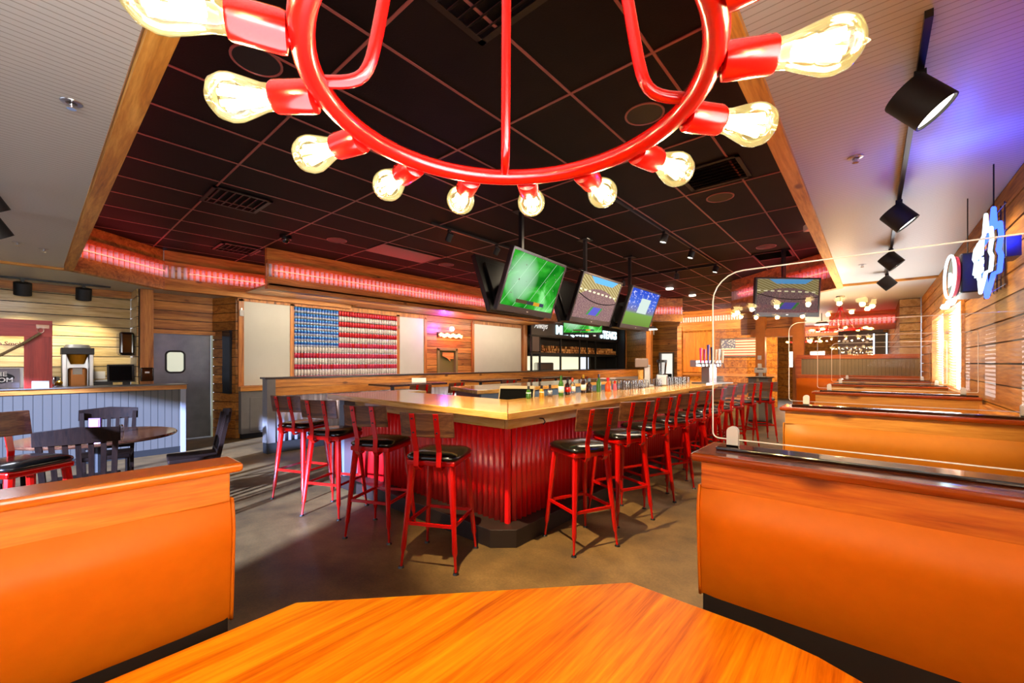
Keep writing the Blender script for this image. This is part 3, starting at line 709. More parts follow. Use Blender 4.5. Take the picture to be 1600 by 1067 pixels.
# ------------------------------------------------------------------ partition between bar area and back wall
pt = thing('partition', 'long low partition with cedar boards over corrugated metal behind the bar', 'partition', (-7.46, 2.5, 0))
PL = 14.3
MB().bb(-0.16, -0.0, 0.12, PL, 0.16, 1.21).build('core', 'matteblack', pt)
MB().bb(0.0, 0.03, 0.12, PL, 0.935, 1.07).bb(0.0, 0.03, 0.12, PL, 1.075, 1.215).build('face_boards', 'cedar_y', pt, bevel=0.003)
corr('corrugated_sheet', (0.018, PL), (0.018, 0.12), 0.18, 0.94, 'silver_corr', pt, pitch=0.1, amp=0.014)
MB().bb(-0.20, 0.05, -0.03, PL, 1.215, 1.245).build('cap_board', mat('dark_cap_board', '2c1b16', 0.3, coat=0.3), pt, bevel=0.003)
MB().bb(-0.17, 0.035, 0.0, 0.13, 0.16, 1.215).build('end_post', 'greypaint', pt, bevel=0.003)
MB().bb(-0.15, 0.045, 0.0, PL, 0.0, 0.17).build('plinth', 'shadowgap', pt)

# ------------------------------------------------------------------ the bar
ZB = 1.11
bar = thing('bar', 'large U-shaped bar with honey wood top and red corrugated front', 'bar counter', (0, 0, 0))
T0 = ZB - 0.055
MB().prism([(-2.03, 2.30), (-2.03, 8.1), (-2.10, 8.6), (-2.35, 8.95), (-2.85, 9.1), (-3.5, 9.1), (-3.5, 8.35), (-2.9, 8.3), (-2.78, 8.1), (-2.78, 3.15)], T0, ZB).build('top_right_side', 'counter', bar, bevel=0.006)
MB().prism([(-4.90, 2.30), (-2.035, 2.30), (-2.783, 3.15), (-4.50, 3.15), (-4.50, 3.45), (-4.90, 3.45)], T0, ZB).build('top_front_side', 'counter_x', bar, bevel=0.006)
MB().prism([(-5.0, 4.30), (-4.05, 3.95), (-4.0, 4.2), (-4.0, 8.1), (-3.9, 8.3), (-3.505, 8.35), (-3.505, 9.1), (-4.2, 9.1), (-4.7, 8.9), (-4.95, 8.5), (-5.0, 8.0)], T0, ZB).build('top_left_side', 'counter', bar, bevel=0.006)
bx, by = -2.30, 2.60
MB().bb(-4.74, bx - 0.0, by, by + 0.10, 0.14, T0).bb(bx - 0.12, bx, by, 8.4, 0.14, T0).bb(-4.85, -4.75, 4.5, 8.4, 0.14, T0).bb(-4.8, -2.4, 8.4, 8.5, 0.14, T0).build('core_wall', 'bluepaint', bar)
MB().bb(-4.05, -4.02, 4.0, 8.2, 0.14, T0 - 0.005).build('inner_cabinet', 'bluepaint', bar)
MB().bb(-4.9, -4.05, 4.33, 4.36, 0.14, T0 - 0.002).build('left_end_panel', wood('brown_end_panel', '4c2410', '7a4020', '98582c', 'x', 0.4), bar)
MB().bb(-4.78, bx + 0.0, by - 0.045, by - 0.012, 0.935, T0).build('front_apron', 'counter_x', bar, bevel=0.002)
MB().bb(bx + 0.012, bx + 0.045, by - 0.045, 8.4, 0.935, T0).build('side_apron', 'counter', bar, bevel=0.002)
corr('front_corrugated_panel', (-4.72, by - 0.012), (bx - 0.03, by - 0.012), 0.13, 0.945, 'redcorr', bar, pitch=0.068, amp=0.014)
corr('side_corrugated_panel', (bx + 0.012, by + 0.03), (bx + 0.012, 8.4), 0.13, 0.945, 'redcorr', bar, pitch=0.068, amp=0.014)
MB().prism([(bx - 0.02, by - 0.022), (bx + 0.022, by - 0.022), (bx + 0.022, by + 0.02), (bx - 0.02, by + 0.02)], 0.12, 0.94).build('corner_trim', 'redcorr', bar, bevel=0.01)
MB().prism([(-4.80, 2.40), (-2.31, 2.40), (-2.15, 2.54), (-2.15, 8.45), (-2.3, 8.45), (-2.3, 2.62), (-4.8, 2.62)], 0.0, 0.145).build('toe_kick', 'kick', bar, bevel=0.004)
MB().bb(-4.84, -4.72, 2.42, 2.70, 0.0, T0).build('left_end_post', mat('grey_metal_post', '6d7076', 0.4, 0.4), bar)
MB().bb(-4.76, -4.60, by - 0.03, by + 0.02, 0.62, T0).build('pale_bracket', 'counter_x', bar)
MB().bb(-3.35, -2.80, 3.25, 8.1, 0.80, 0.84).bb(-3.98, -2.8, 3.2, 3.45, 0.80, 0.84).build('work_shelf', 'steel', bar)
MB().tube([(-2.23, 2.95, 0.99), (-2.19, 2.95, 0.99), (-2.17, 2.95, 0.965), (-2.19, 2.95, 0.94)], 0.006).build('purse_hook', 'black', bar, smooth=True)

# ------------------------------------------------------------------ bar stools (seat faces +Y)
def make_stool():
    t = thing('bar_stool', 'bar stool', 'bar stool', group='red bar stools')
    def leg(sx, sy):
        b = MB()
        tp = Vector((sx * 0.150, sy * 0.150, 0.755)); ft = Vector((sx * 0.210, sy * 0.215, 0.0)); k = 0.11 / 0.755
        md = ft.lerp(tp, k); hi = ft.lerp(tp, 0.9)
        b.tube([ft + Vector((0, 0, 0.012)), md, ft.lerp(tp, k + 0.04), ft.lerp(tp, 0.35), ft.lerp(tp, 0.65), tp], [0.0095, 0.0115, 0.020, 0.0185, 0.024, 0.027], 8)
        return b
    for sx, sy in ((-1, -1), (1, -1), (-1, 1), (1, 1)):
        L = leg(sx, sy).build('leg', 'red', t, smooth='auto')
        MB().cyl((sx * 0.212, sy * 0.217, 0), (sx * 0.212, sy * 0.217, 0.012), 0.023, 0.017).build('foot_cap', 'black', L)
    zs = 0.315; f = zs / 0.755; ax = 0.21 - 0.06 * f; ay = 0.215 - 0.065 * f
    for a, c in (((-ax, -ay), (ax, -ay)), ((-ax, ay), (ax, ay)), ((-ax, -ay), (-ax, ay)), ((ax, -ay), (ax, ay))):
        MB().bar((*a, zs), (*c, zs), 0.016, 0.022).build('stretcher', 'red', t)
    MB().bb(-0.185, 0.185, -0.185, 0.185, 0.735, 0.775).build('seat_frame', 'red', t, bevel=0.01)
    s = MB(); n = 12; top = []; 
    def prof(z_in, k):
        pts = []
        for i in range(28):
            a = 2 * PI * i / 28; c_, s_ = math.cos(a), math.sin(a); e = 0.42
            pts.append((k * (abs(c_) ** e) * (1 if c_ >= 0 else -1), k * (abs(s_) ** e) * (1 if s_ >= 0 else -1), z_in))
        return pts
    rings = [prof(0.776, 0.180), prof(0.780, 0.203), prof(0.792, 0.210), prof(0.806, 0.205), prof(0.822, 0.180), prof(0.831, 0.13), prof(0.834, 0.06)]
    vr = [[s.bm.verts.new(p) for p in r] for r in rings]
    for A, B in zip(vr, vr[1:]):
        for i in range(28): s.bm.faces.new((A[i], A[(i + 1) % 28], B[(i + 1) % 28], B[i]))
    s.bm.faces.new(vr[0][::-1]); s.bm.faces.new(vr[-1])
    s.build('seat', 'vinylblack', t, smooth=True)
    # curved wooden back
    w = MB(); R = 0.55; zz = [0.955, 0.965, 1.12, 1.13]; rows = []
    for face in (0, 1):
        rows2 = []
        for z in (0.955, 1.130):
            yb = -0.225 - (z - 0.955) * 0.16
            row = []
            for i in range(13):
                x = -0.205 + 0.41 * i / 12; y = yb - (0.03 - 0.03 * (x / 0.205) ** 2) + (0.012 if face else 0)
                row.append((x, y, z))
            rows2.append(row)
        rows.append(rows2)
    (a0, a1), (b0, b1) = rows
    V = [[w.bm.verts.new(p) for p in r] for r in (a0, a1, b1, b0)]
    for i in range(12):
        for q in range(4):
            A, B = V[q], V[(q + 1) % 4]; w.bm.faces.new((A[i], A[i + 1], B[i + 1], B[i]))
    w.bm.faces.new([V[q][0] for q in range(4)]); w.bm.faces.new([V[q][12] for q in range(4)])
    w.build('backrest', 'stoolwood', t, bevel=0.008)
    for sx in (-1, 1):
        pts = [(sx * 0.085, -0.150, 0.725), (sx * 0.085, -0.205, 0.715), (sx * 0.087, -0.228, 0.745), (sx * 0.088, -0.222, 0.85), (sx * 0.09, -0.260, 1.0), (sx * 0.09, -0.290, 1.125)]
        b = MB(); L = []
        P = [Vector(p) for p in pts]; hw_ = 0.019; th = 0.004
        for i, p in enumerate(P):
            tdir = (P[min(i + 1, 5)] - P[max(i - 1, 0)]).normalized(); nn = Vector((0, -tdir.z, tdir.y)).normalized()
            L.append([b.bm.verts.new(p + Vector((dx, 0, 0)) + nn * dn) for dx, dn in ((-hw_, -th), (hw_, -th), (hw_, th), (-hw_, th))])
        for A, B in zip(L, L[1:]):
            for q in range(4): b.bm.faces.new((A[q], A[(q + 1) % 4], B[(q + 1) % 4], B[q]))
        b.bm.faces.new(L[0]); b.bm.faces.new(L[-1])
        st = b.build('back_strap', 'red', t)
        MB().cyl((sx * 0.09, -0.262, 0.99), (sx * 0.09, -0.272, 0.99), 0.006, seg=8).build('bolt', 'black', st)
        MB().cyl((sx * 0.09, -0.282, 1.09), (sx * 0.09, -0.294, 1.09), 0.006, seg=8).build('bolt', 'black', st)
    return t
stool = make_stool(); used = False
R_ = math.radians
SP = [((-2.49, 2.04), 27, 'red bar stool nearest the bar corner, on the front side'),
      ((-3.27, 2.02), 25, 'second red bar stool left of the bar corner'),
      ((-4.08, 2.00), 25, 'third red bar stool left of the bar corner'),
      ((-4.83, 2.00), 22, 'leftmost red bar stool, at the far left end of the front side'),
      ((-1.84, 2.99), 67, 'red bar stool nearest the bar corner, on the right side'),
      ((-1.85, 3.73), 67, 'second red bar stool along the right side of the bar'),
      ((-1.87, 4.36), 67, 'third red bar stool along the right side of the bar'),
      ((-1.87, 5.00), 66, 'fourth red bar stool along the right side of the bar'),
      ((-1.87, 5.66), 66, 'fifth red bar stool along the right side of the bar'),
      ((-1.86, 6.32), 64, 'sixth red bar stool along the right side of the bar'),
      ((-1.86, 6.98), 62, 'seventh red bar stool along the right side of the bar'),
      ((-1.86, 7.66), 58, 'eighth red bar stool along the right side of the bar'),
      ((-1.80, 8.35), 45, 'ninth red bar stool where the bar top starts to curve'),
      ((-1.62, 9.15), 30, 'last red bar stool at the far curved end of the bar')]
for (x, y), a, lb in SP:
    place(stool, used, (x, y, 0), R_(a), lb); used = True
HT = [((-6.45, 4.55), 'nearest'), ((-6.45, 6.75), 'middle'), ((-6.45, 8.9), 'farthest')]
for k, ((x, y), w) in enumerate(HT):
    t = thing('high_table', '%s dark high table between the partition and the bar' % w, 'table', (x, y, 0), group='dark high tables by the partition')
    MB().bb(-0.35, 0.35, -0.62, 0.62, 1.075, 1.11).build('table_top', mat('dark_purple_top_%d' % k, '2a1418', 0.2, coat=0.5), t, bevel=0.006)
    for sy in (-0.35, 0.35):
        L = MB().cyl((0, sy, 0.02), (0, sy, 1.08), 0.035).build('leg', 'black', t); MB().cyl((0, sy, 0), (0, sy, 0.02), 0.22).build('foot', 'black', L)
    for q, (dx, dy, a) in enumerate(((0.62, -0.35, 84), (0.62, 0.38, 96))):
        place(stool, True, (x + dx, y + dy, 0), R_(a), 'red bar stool at the %s high table, its %s seat' % (w, ('nearer', 'farther')[q]), 'red stools at the high tables')
tag(MB().box((0, 0, 0.045), (0.26, 0.008, 0.09), mat=Matrix.Rotation(-0.25, 4, 'X')).build('menu_card', 'paper', loc=(-6.42, 4.75, 1.11), rot=(0, 0, 0.9)), 'white menu card standing on the nearest high table', 'menu')
place(stool, True, (-4.42, -0.05, 0), R_(-57), 'red bar stool with shiny blue-black seat at the left edge', 'red bar stools')

# ------------------------------------------------------------------ booths
RZ = 1.18
def cushion(name, a, c, m, parent, z0, z1, y, out, bulge=0.045, piping=True):
    """upholstered back from x=a to x=c (local), face towards out (-1/+1) in local y"""
    b = MB(); rows = []
    for i in range(13):
        t = i / 12; z = z0 + (z1 - z0) * t
        prof = 0.004 + bulge * (1.5 * (t / 0.76) ** 0.8 if t < 0.76 else 1.5 - 1.05 * ((t - 0.76) / 0.24) ** 1.8)
        row = []
        for j in range(17):
            s = j / 16; e = min(1, min(s, 1 - s) * 14) ** 0.5
            row.append((a + (c - a) * s, y + out * prof * (0.35 + 0.65 * e), z))
        rows.append(row)
    b.grid(rows)
    n = len(rows)
    edge = [r[0] for r in rows] + rows[-1][1:] + [r[-1] for r in rows[-2::-1]] + rows[0][-2:0:-1]
    vs = {tuple(round(k, 6) for k in v.co): v for v in b.bm.verts}
    fr = [vs[tuple(round(k, 6) for k in Vector(e))] for e in edge]
    bk = [b.bm.verts.new((e[0], y - out * 0.005, e[2])) for e in edge]
    for i in range(len(fr)): b.bm.faces.new((fr[i], fr[(i + 1) % len(fr)], bk[(i + 1) % len(fr)], bk[i]))
    b.bm.faces.new(bk)
    o = b.build(name, m, parent, smooth='auto')
    if piping:
        pts = [(a + 0.004, r[0][1] + out * 0.006, r[0][2]) for r in rows]
        MB().tube(pts, 0.005, 6).build('piping', m, o, smooth=True)
    return o
def divider(name, label, loc, rotz, L, rail, fascia, vin, facing=(-1, 1), depth=0.26, group=None, plexi=None, seats=(1, 1)):
    """booth back running along local +x from 0 to L, local y centred"""
    t = thing(name, label, 'booth', loc, rotz, group)
    h = depth / 2
    MB().bb(0.03, L, -h + 0.045, h - 0.045, 0.02, RZ - 0.03).build('core', mat_core, t)
    MB().bb(0.03, L, -h + 0.022, h - 0.022, RZ - 0.115, RZ - 0.02).build('fascia', fascia, t, bevel=0.004)
    MB().bb(0, L, -h, h, RZ - 0.028, RZ).build('cap_rail', rail, t, bevel=0.010, seg=3)
    for i, o in enumerate(facing):
        cushion('back_cushion', 0.018, L - 0.01, vin, t, 0.70, RZ - 0.11, o * (h - 0.048), o)
        if seats[i]:
            y0 = o * (h - 0.03); y1 = o * (h + 0.42)
            MB().bb(0.03, L, min(y0, y1), max(y0, y1), 0.36, 0.47).build('seat_cushion', vin, t, bevel=0.03, seg=3)
            MB().bb(0.05, L, min(y0, y1 - o * 0.05), max(y0, y1 - o * 0.05), 0.0, 0.355).build('seat_base', mat_core, t)
    return t
mat_core = mat('dark_booth_core', '1a0f0a', 0.7)
XE = -0.463
LB = XW - 0.02 - XE
d1 = divider('booth_divider', 'nearest right booth back with orange vinyl and dark glossy top rail', (XE, 1.442 + 0.135, 0), 0, LB, 'rail_x', 'fascia_x', 'vinyl', depth=0.27)
b1 = divider('booth_divider', 'left foreground booth back with orange vinyl and oak cap', (-1.435 - 0.07, 0.42, 0), -PI / 2, 3.0, 'rail_left', 'fascia_left', 'vinyl', facing=(1,), depth=0.14, seats=(1,))
BY = [3.49, 5.50, 7.55, 9.60]
names = ['second', 'third', 'fourth', 'fifth']
for y, w in zip(BY, names):
    divider('booth_divider', '%s booth back from the front along the window wall' % w, (XE - 0.02, y, 0), 0, LB + 0.02, 'rail_x', 'fasciag_x', 'vinyl2', group='booth backs along the window wall')
def plexi(x0, x1, y, z0, z1, label, r=0.06, clamps=()):
    t = thing('acrylic_screen', label, 'screen', (0, y, 0), group='clear screens on the booth backs')
    pts = []
    for cx, cz, a0, rr in ((x1 - 0.01, z1 - 0.01, 0, 0.01), (x0 + r, z1 - r, 90, r), (x0 + 0.02, z0 + 0.02, 180, 0.02), (x1 - 0.01, z0 + 0.01, 270, 0.01)):
        for i in range(7):
            a = math.radians(a0 + 15 * i); pts.append((cx + rr * math.cos(a), cz + rr * math.sin(a)))
    b = MB(); lo = [b.bm.verts.new((p[0], -0.003, p[1])) for p in pts]; hi = [b.bm.verts.new((p[0], 0.003, p[1])) for p in pts]
    b.bm.faces.new(lo); b.build('pane', 'plexi', t)
    MB().tube([(p[0], 0, p[1]) for p in pts], 0.0022, 6, closed=True).build('polished_edge', 'plexiedge', t, smooth=True)
    for cx in clamps:
        c = MB(); q = []
        for i in range(9):
            a = PI * i / 8; q.append((cx + 0.018 * math.cos(a), RZ + 0.062 + 0.018 * math.sin(a)))
        q = [(cx + 0.018, RZ + 0.012)] + q + [(cx - 0.018, RZ + 0.012)]
        for yy in (-0.012, 0.006):
            A = [c.bm.verts.new((p[0], yy, p[1])) for p in q]; B = [c.bm.verts.new((p[0], yy + 0.006, p[1])) for p in q]
            c.bm.faces.new(A); c.bm.faces.new(B)
            for i in range(len(q)): c.bm.faces.new((A[i], A[(i + 1) % len(q)], B[(i + 1) % len(q)], B[i]))
        c.box((cx, 0, RZ + 0.014), (0.036, 0.024, 0.006))
        c.build('clamp', 'bright_metal', t)
    MB().bb(x0 + 0.02, x1, -0.045, 0.035, RZ, RZ + 0.012).build('base_strip', 'gloss_black', t, bevel=0.004)
    return t
M['gloss_black'] = mat('glossy_dark_base_strip', '1a0c06', 0.08, coat=0.8)
plexi(-0.43, XW - 0.03, 1.442 + 0.15, 1.215, 1.797, 'nearest clear acrylic screen with curved corner on the right booth back', 0.10, (-0.365, 0.60))
for y, w in zip(BY, names):
    plexi(XE + 0.02, XW - 0.03, y, 1.215, 1.76, 'clear acrylic screen on the %s booth back' % w, 0.06, (XE + 0.12, 0.62))
# tables in the booths
for k, (y, w) in enumerate(((2.55, 'first'), (4.5, 'second'), (6.52, 'third'), (8.57, 'fourth'))):
    t = thing('booth_table', 'orange wood table in the %s booth bay behind the nearest booth back' % w, 'table', (0.12, y, 0), group='tables in the window booths')
    MB().bb(-0.62, 0.60, -0.36, 0.36, 0.72, 0.76).build('table_top', 'oak_table', t, bevel=0.006)
    MB().cyl((0, 0, 0.02), (0, 0, 0.72), 0.04).build('pedestal', 'black', t); MB().cyl((0, 0, 0), (0, 0, 0.02), 0.26).build('foot', 'black', t)
# end booth with tall beadboard divider
eb = thing('end_booth', 'last booth with tall olive beadboard divider and orange seat back', 'booth', (-1.30, 11.40, 0))
MB().bb(0, 2.0, 0, 0.12, 0, 1.57).build('core', mat_core, eb)
MB().bb(0.08, 2.0, -0.02, 0.0, 1.22, 1.56).build('beadboard', 'beadx', eb)
MB().bb(0, 2.0, -0.04, 0.14, 1.57, 1.66).bb(-0.02, 0.09, -0.04, 0.14, 0.4, 1.60).bb(0.0, 2.0, -0.05, 0.0, 1.13, 1.22).build('trim_boards', 'fascia_x', eb)
cushion('back_cushion', 0.0, 2.0, 'vinyl', eb, 0.50, 1.14, -0.02, -1, 0.10)
MB().bb(0.0, 2.0, -0.55, -0.05, 0.36, 0.48).build('seat_cushion', 'vinyl', eb, bevel=0.04)
MB().bb(0.03, 2.0, -0.5, -0.05, 0, 0.36).build('seat_base', 'kick', eb)
cd = thing('condiment_caddy', 'dark condiment caddy on the fourth booth table', 'caddy', (-0.30, 8.5, 0.76))
MB().bb(-0.1, 0.1, -0.07, 0.07, 0, 0.05).build('tray', 'black', cd, bevel=0.01)
for k, (dx, dy, m) in enumerate(((-0.06, 0.02, 'darkglass'), (0, -0.02, 'amber'), (0.055, 0.02, 'darkglass'))):
    MB().lathe([(0.02, 0.01), (0.024, 0.10), (0.01, 0.14), (0.01, 0.17)], 10).build('bottle', m, cd, smooth=True, loc=(dx, dy, 0.04))

# ------------------------------------------------------------------ foreground table
ft = thing('corner_table', 'bright orange oak table with clipped corners filling the bottom of the view', 'table', (0, 0, 0))
poly = [(-1.312, -0.12), (-1.312, 0.522), (-0.602, 1.29), (-0.24, 1.29), (-0.10, 1.265), (0.02, 1.215), (0.12, 1.10), (0.17, 0.92), (0.17, 0.10), (-0.35, -0.45), (-0.98, -0.45)]
MB().prism(poly, 0.725, 0.76).build('table_top', 'oak_table', ft, bevel=0.005)
MB().cyl((-0.55, 0.42, 0.03), (-0.55, 0.42, 0.725), 0.05).build('pedestal', 'black', ft); MB().cyl((-0.55, 0.42, 0), (-0.55, 0.42, 0.03), 0.34, 0.30, 24).build('foot', 'black', ft)

# ------------------------------------------------------------------ televisions
def scr_node(name):
    N = NT(name); e = N.new('ShaderNodeEmission'); e.inputs[1].default_value = 1.0
    N.link(e.outputs[0], N.out.inputs[0]); v = N.coord(kind='Generated'); x, _, z = N.xyz(v)
    return N, e, v, x, z
def mk_field(name, col=('0e6a14', '2f9a2a', '7ccf7a')):
    N, e, v, x, z = scr_node(name)
    n = N.noise(v, 2.2, 3, 0.5, 1.0); c = N.ramp(n, [(0.35, col[0]), (0.55, col[1]), (0.72, col[2])])
    ln = N.math('FRACT', N.math('MULTIPLY', N.math('ADD', N.math('MULTIPLY', x, 0.9), N.math('MULTIPLY', z, -0.35)), 5.2))
    c = N.mix(N.math('MULTIPLY', N.math('LESS_THAN', ln, 0.03), 0.6), c, 'c8e8c8')
    gx = N.math('POWER', N.math('MULTIPLY', N.math('SUBTRACT', x, 0.25), 3.4), 2); gz = N.math('POWER', N.math('MULTIPLY', N.math('SUBTRACT', z, 0.55), 2.0), 2)
    c = N.mix(N.math('MULTIPLY', N.math('MAXIMUM', N.math('SUBTRACT', 1.0, N.math('ADD', gx, gz)), 0.0), 0.65), c, 'b8e0c0')  # pale patch painted into the picture as screen glare
    vo = N.new('ShaderNodeTexVoronoi'); vo.inputs['Scale'].default_value = 16; N.link(v, vo.inputs['Vector'])
    pl = N.math('MULTIPLY', N.math('LESS_THAN', vo.outputs['Distance'], 0.17), N.math('GREATER_THAN', N.noise(v, 5, 2), 0.52))
    c = N.mix(pl, c, '7a7a6c')
    bar = N.math('MULTIPLY', N.math('LESS_THAN', N.math('ABSOLUTE', N.math('SUBTRACT', z, 0.12)), 0.035), N.math('LESS_THAN', N.math('ABSOLUTE', N.math('SUBTRACT', x, 0.52)), 0.27))
    bc = N.ramp(x, [(0.3, '50402c'), (0.45, '3a3a3a'), (0.58, 'c08a28'), (0.7, '3c3c50')], 'CONSTANT')
    c = N.mix(bar, c, bc)
    N.link(c, e.inputs[0]); e.inputs[1].default_value = 1.0; return N.m
def mk_stadium(name, k=1.0, tint=None):
    N, e, v, x, z = scr_node(name)
    n = N.noise(v, 45, 3, 0.8); c = N.ramp(n, [(0.3, '4a3430'), (0.5, '8a6a62'), (0.7, 'c8a890')])
    n2 = N.noise(v, 3, 2); c = N.mix(N.math('MULTIPLY', n2, 0.5), c, '6a4a6a')
    # roof structure, sky opening, bright lamp rows, field
    roof = N.math('GREATER_THAN', N.math('ADD', z, N.math('MULTIPLY', N.math('POWER', N.math('SUBTRACT', x, 0.5), 2), 0.9)), 0.74)
    st = N.ramp(N.math('FRACT', N.math('MULTIPLY', N.math('ADD', x, N.math('MULTIPLY', z, 1.3)), 11)), [(0.4, '8c7a48'), (0.5, 'b8a878')])
    c = N.mix(roof, c, st)
    sky = N.math('GREATER_THAN', N.math('SUBTRACT', z, N.math('MULTIPLY', N.math('ABSOLUTE', N.math('SUBTRACT', x, 0.55)), -0.25)), 0.0)
    sky = N.math('MULTIPLY', N.math('GREATER_THAN', z, 0.86), N.math('LESS_THAN', N.math('ABSOLUTE', N.math('SUBTRACT', x, 0.55)), N.math('MULTIPLY', N.math('SUBTRACT', z, 0.60), 0.9)))
    c = N.mix(sky, c, '66aee8')
    rw = N.math('LESS_THAN', N.math('ABSOLUTE', N.math('SUBTRACT', z, N.math('MULTIPLY_ADD', x, -0.05, 0.66))), 0.02)
    dots = N.math('LESS_THAN', N.math('FRACT', N.math('MULTIPLY', x, 9)), 0.55)
    c = N.mix(N.math('MULTIPLY', rw, dots), c, 'fff0c0')
    rw2 = N.math('LESS_THAN', N.math('ABSOLUTE', N.math('SUBTRACT', z, N.math('MULTIPLY_ADD', N.math('POWER', N.math('SUBTRACT', x, 0.6), 2), 0.5, 0.40))), 0.012)
    c = N.mix(rw2, c, '2c2424')
    fx = N.math('LESS_THAN', N.math('ABSOLUTE', N.math('SUBTRACT', x, N.math('MULTIPLY_ADD', z, 0.45, 0.42))), 0.15)
    fz = N.math('MULTIPLY', N.math('GREATER_THAN', z, 0.10), N.math('LESS_THAN', z, 0.30))
    c = N.mix(N.math('MULTIPLY', fx, fz), c, '4a8a4a')
    fx2 = N.math('LESS_THAN', N.math('ABSOLUTE', N.math('SUBTRACT', x, N.math('MULTIPLY_ADD', z, 0.45, 0.42))), 0.10)
    c = N.mix(N.math('MULTIPLY', fx2, fz), c, '5a58b8')
    N.link(c, e.inputs[0]); e.inputs[1].default_value = k; return N.m
def mk_night(name):
    N, e, v, x, z = scr_node(name)
    c = N.ramp(z, [(0.0, '6c8a3c'), (0.32, '7aa04a'), (0.40, '7c7a98'), (0.62, '4a6ad0'), (1.0, '2a48c0')])
    n = N.noise(v, 14, 3, 0.7); c = N.mix(N.math('MULTIPLY', N.math('GREATER_THAN', n, 0.58), N.math('GREATER_THAN', z, 0.42)), c, 'c8c8f4')
    bx_ = N.math('MULTIPLY', N.math('LESS_THAN', N.math('ABSOLUTE', N.math('SUBTRACT', x, N.math('MULTIPLY_ADD', z, 0.1, 0.50))), 0.17), N.math('MULTIPLY', N.math('GREATER_THAN', z, 0.36), N.math('LESS_THAN', z, 0.78)))
    c = N.mix(bx_, c, 'ccdcd4')
    N.link(c, e.inputs[0]); e.inputs[1].default_value = 0.85; return N.m
S_field = mk_field('football_field_picture'); S_stad = mk_stadium('stadium_picture'); S_night = mk_night('night_match_picture')
S_dim = mk_stadium('dim_stadium_picture', 0.45); S_off = mat('dark_screen', '050506', 0.1, coat=0.6)
M['bezel'] = mat('grey_tv_bezel', '4a4648', 0.3, 0.3)
def tv(label, topmid, rotz, tilt, w, h, scr, bez='bezel', pole=True, group='ceiling televisions'):
    """screen faces local -Y; topmid is the middle of the top edge of the front"""
    t = thing('television', label, 'television', topmid, rotz, group)
    Mx = Matrix.Rotation(tilt, 4, 'X')
    b = MB().bb(-w / 2, w / 2, 0.0, 0.05, -h, 0).bb(-w / 2 + 0.12, w / 2 - 0.12, 0.05, 0.085, -h + 0.08, -0.1).xf(Mx).build('case', 'black', t, bevel=0.004)
    MB().bb(-w / 2, -w / 2 + 0.030, -0.012, 0.0, -h, 0).bb(w / 2 - 0.030, w / 2, -0.012, 0, -h, 0).bb(-w / 2, w / 2, -0.012, 0, -0.03, 0).bb(-w / 2, w / 2, -0.014, 0, -h, -h + 0.075).xf(Mx).build('bezel', bez, t, bevel=0.003)
    MB().bb(-w / 2 + 0.028, w / 2 - 0.028, -0.004, -0.001, -h + 0.073, -0.028).build('screen', scr, t, rot=(tilt, 0, 0))
    MB().bb(-0.018, 0.018, -0.0155, -0.0135, -h + 0.03, -h + 0.042).xf(Mx).build('maker_badge', 'offwhite', t)
    return t
TW, TH = 1.22, 0.74; TL = R_(20)
for k, (x, y, rz, s, nm) in enumerate(((-3.07, 4.12, 95, S_field, 'showing a green football field'), (-3.10, 5.74, 90, S_stad, 'showing a packed stadium'), (-3.04, 7.22, 90, S_night, 'showing a night match with blue stands'))):
    tv('ceiling television over the bar %s' % nm, (x, y, 2.79), R_(rz), TL, TW, TH, s)
    pos = ('nearest', 'middle', 'farthest')[k]
    tv('%s black backed television facing away over the bar' % pos, (x - 0.68, y, 2.79), R_(rz + 180), TL, TW, TH, S_field if k == 0 else S_off, 'black')
    p = thing('television_pole', '%s black ceiling pole holding two televisions over the bar' % pos, 'mount', (x - 0.34, y, 2.3), R_(rz), 'television poles over the bar')
    MB().bb(-0.025, 0.025, -0.025, 0.025, -0.05, ZD - 2.3).build('pole', 'black', p)
    MB().bb(-0.10, 0.10, -0.05, 0.05, -0.05, 0.06).bb(-0.06, 0.06, -0.19, 0.19, 0.24, 0.30).build('bracket', 'black', p)
    MB().bb(-0.09, 0.09, -0.09, 0.09, ZD - 2.315, ZD - 2.3).build('ceiling_plate', 'black', p)
tv('far television with a green field half hidden under the middle television', (-6.85, 11.3, 3.10), R_(38), R_(6), 1.25, 0.74, S_field, 'black')
p = thing('television_pole', 'black pole of the far green television', 'mount', (-6.92, 11.40, 2.6), R_(38), 'television poles over the bar')
MB().bb(-0.025, 0.025, -0.025, 0.025, 0, ZD - 2.6).build('pole', 'black', p); MB().bb(-0.1, 0.1, -0.075, 0.03, 0.0, 0.30).build('bracket', 'black', p)
tv('far right television with a dim stadium seen through the clear screen', (-1.07, 8.35, 2.92), R_(44), R_(4), 1.14, 0.66, S_dim, 'black')
p = thing('television_pole', 'black pole of the far right television', 'mount', (-1.15, 8.44, 2.5), R_(44), 'television poles over the bar')
MB().bb(-0.025, 0.025, -0.025, 0.025, 0, ZD - 2.5).build('pole', 'black', p); MB().bb(-0.1, 0.1, -0.075, 0.03, 0.0, 0.30).build('bracket', 'black', p)

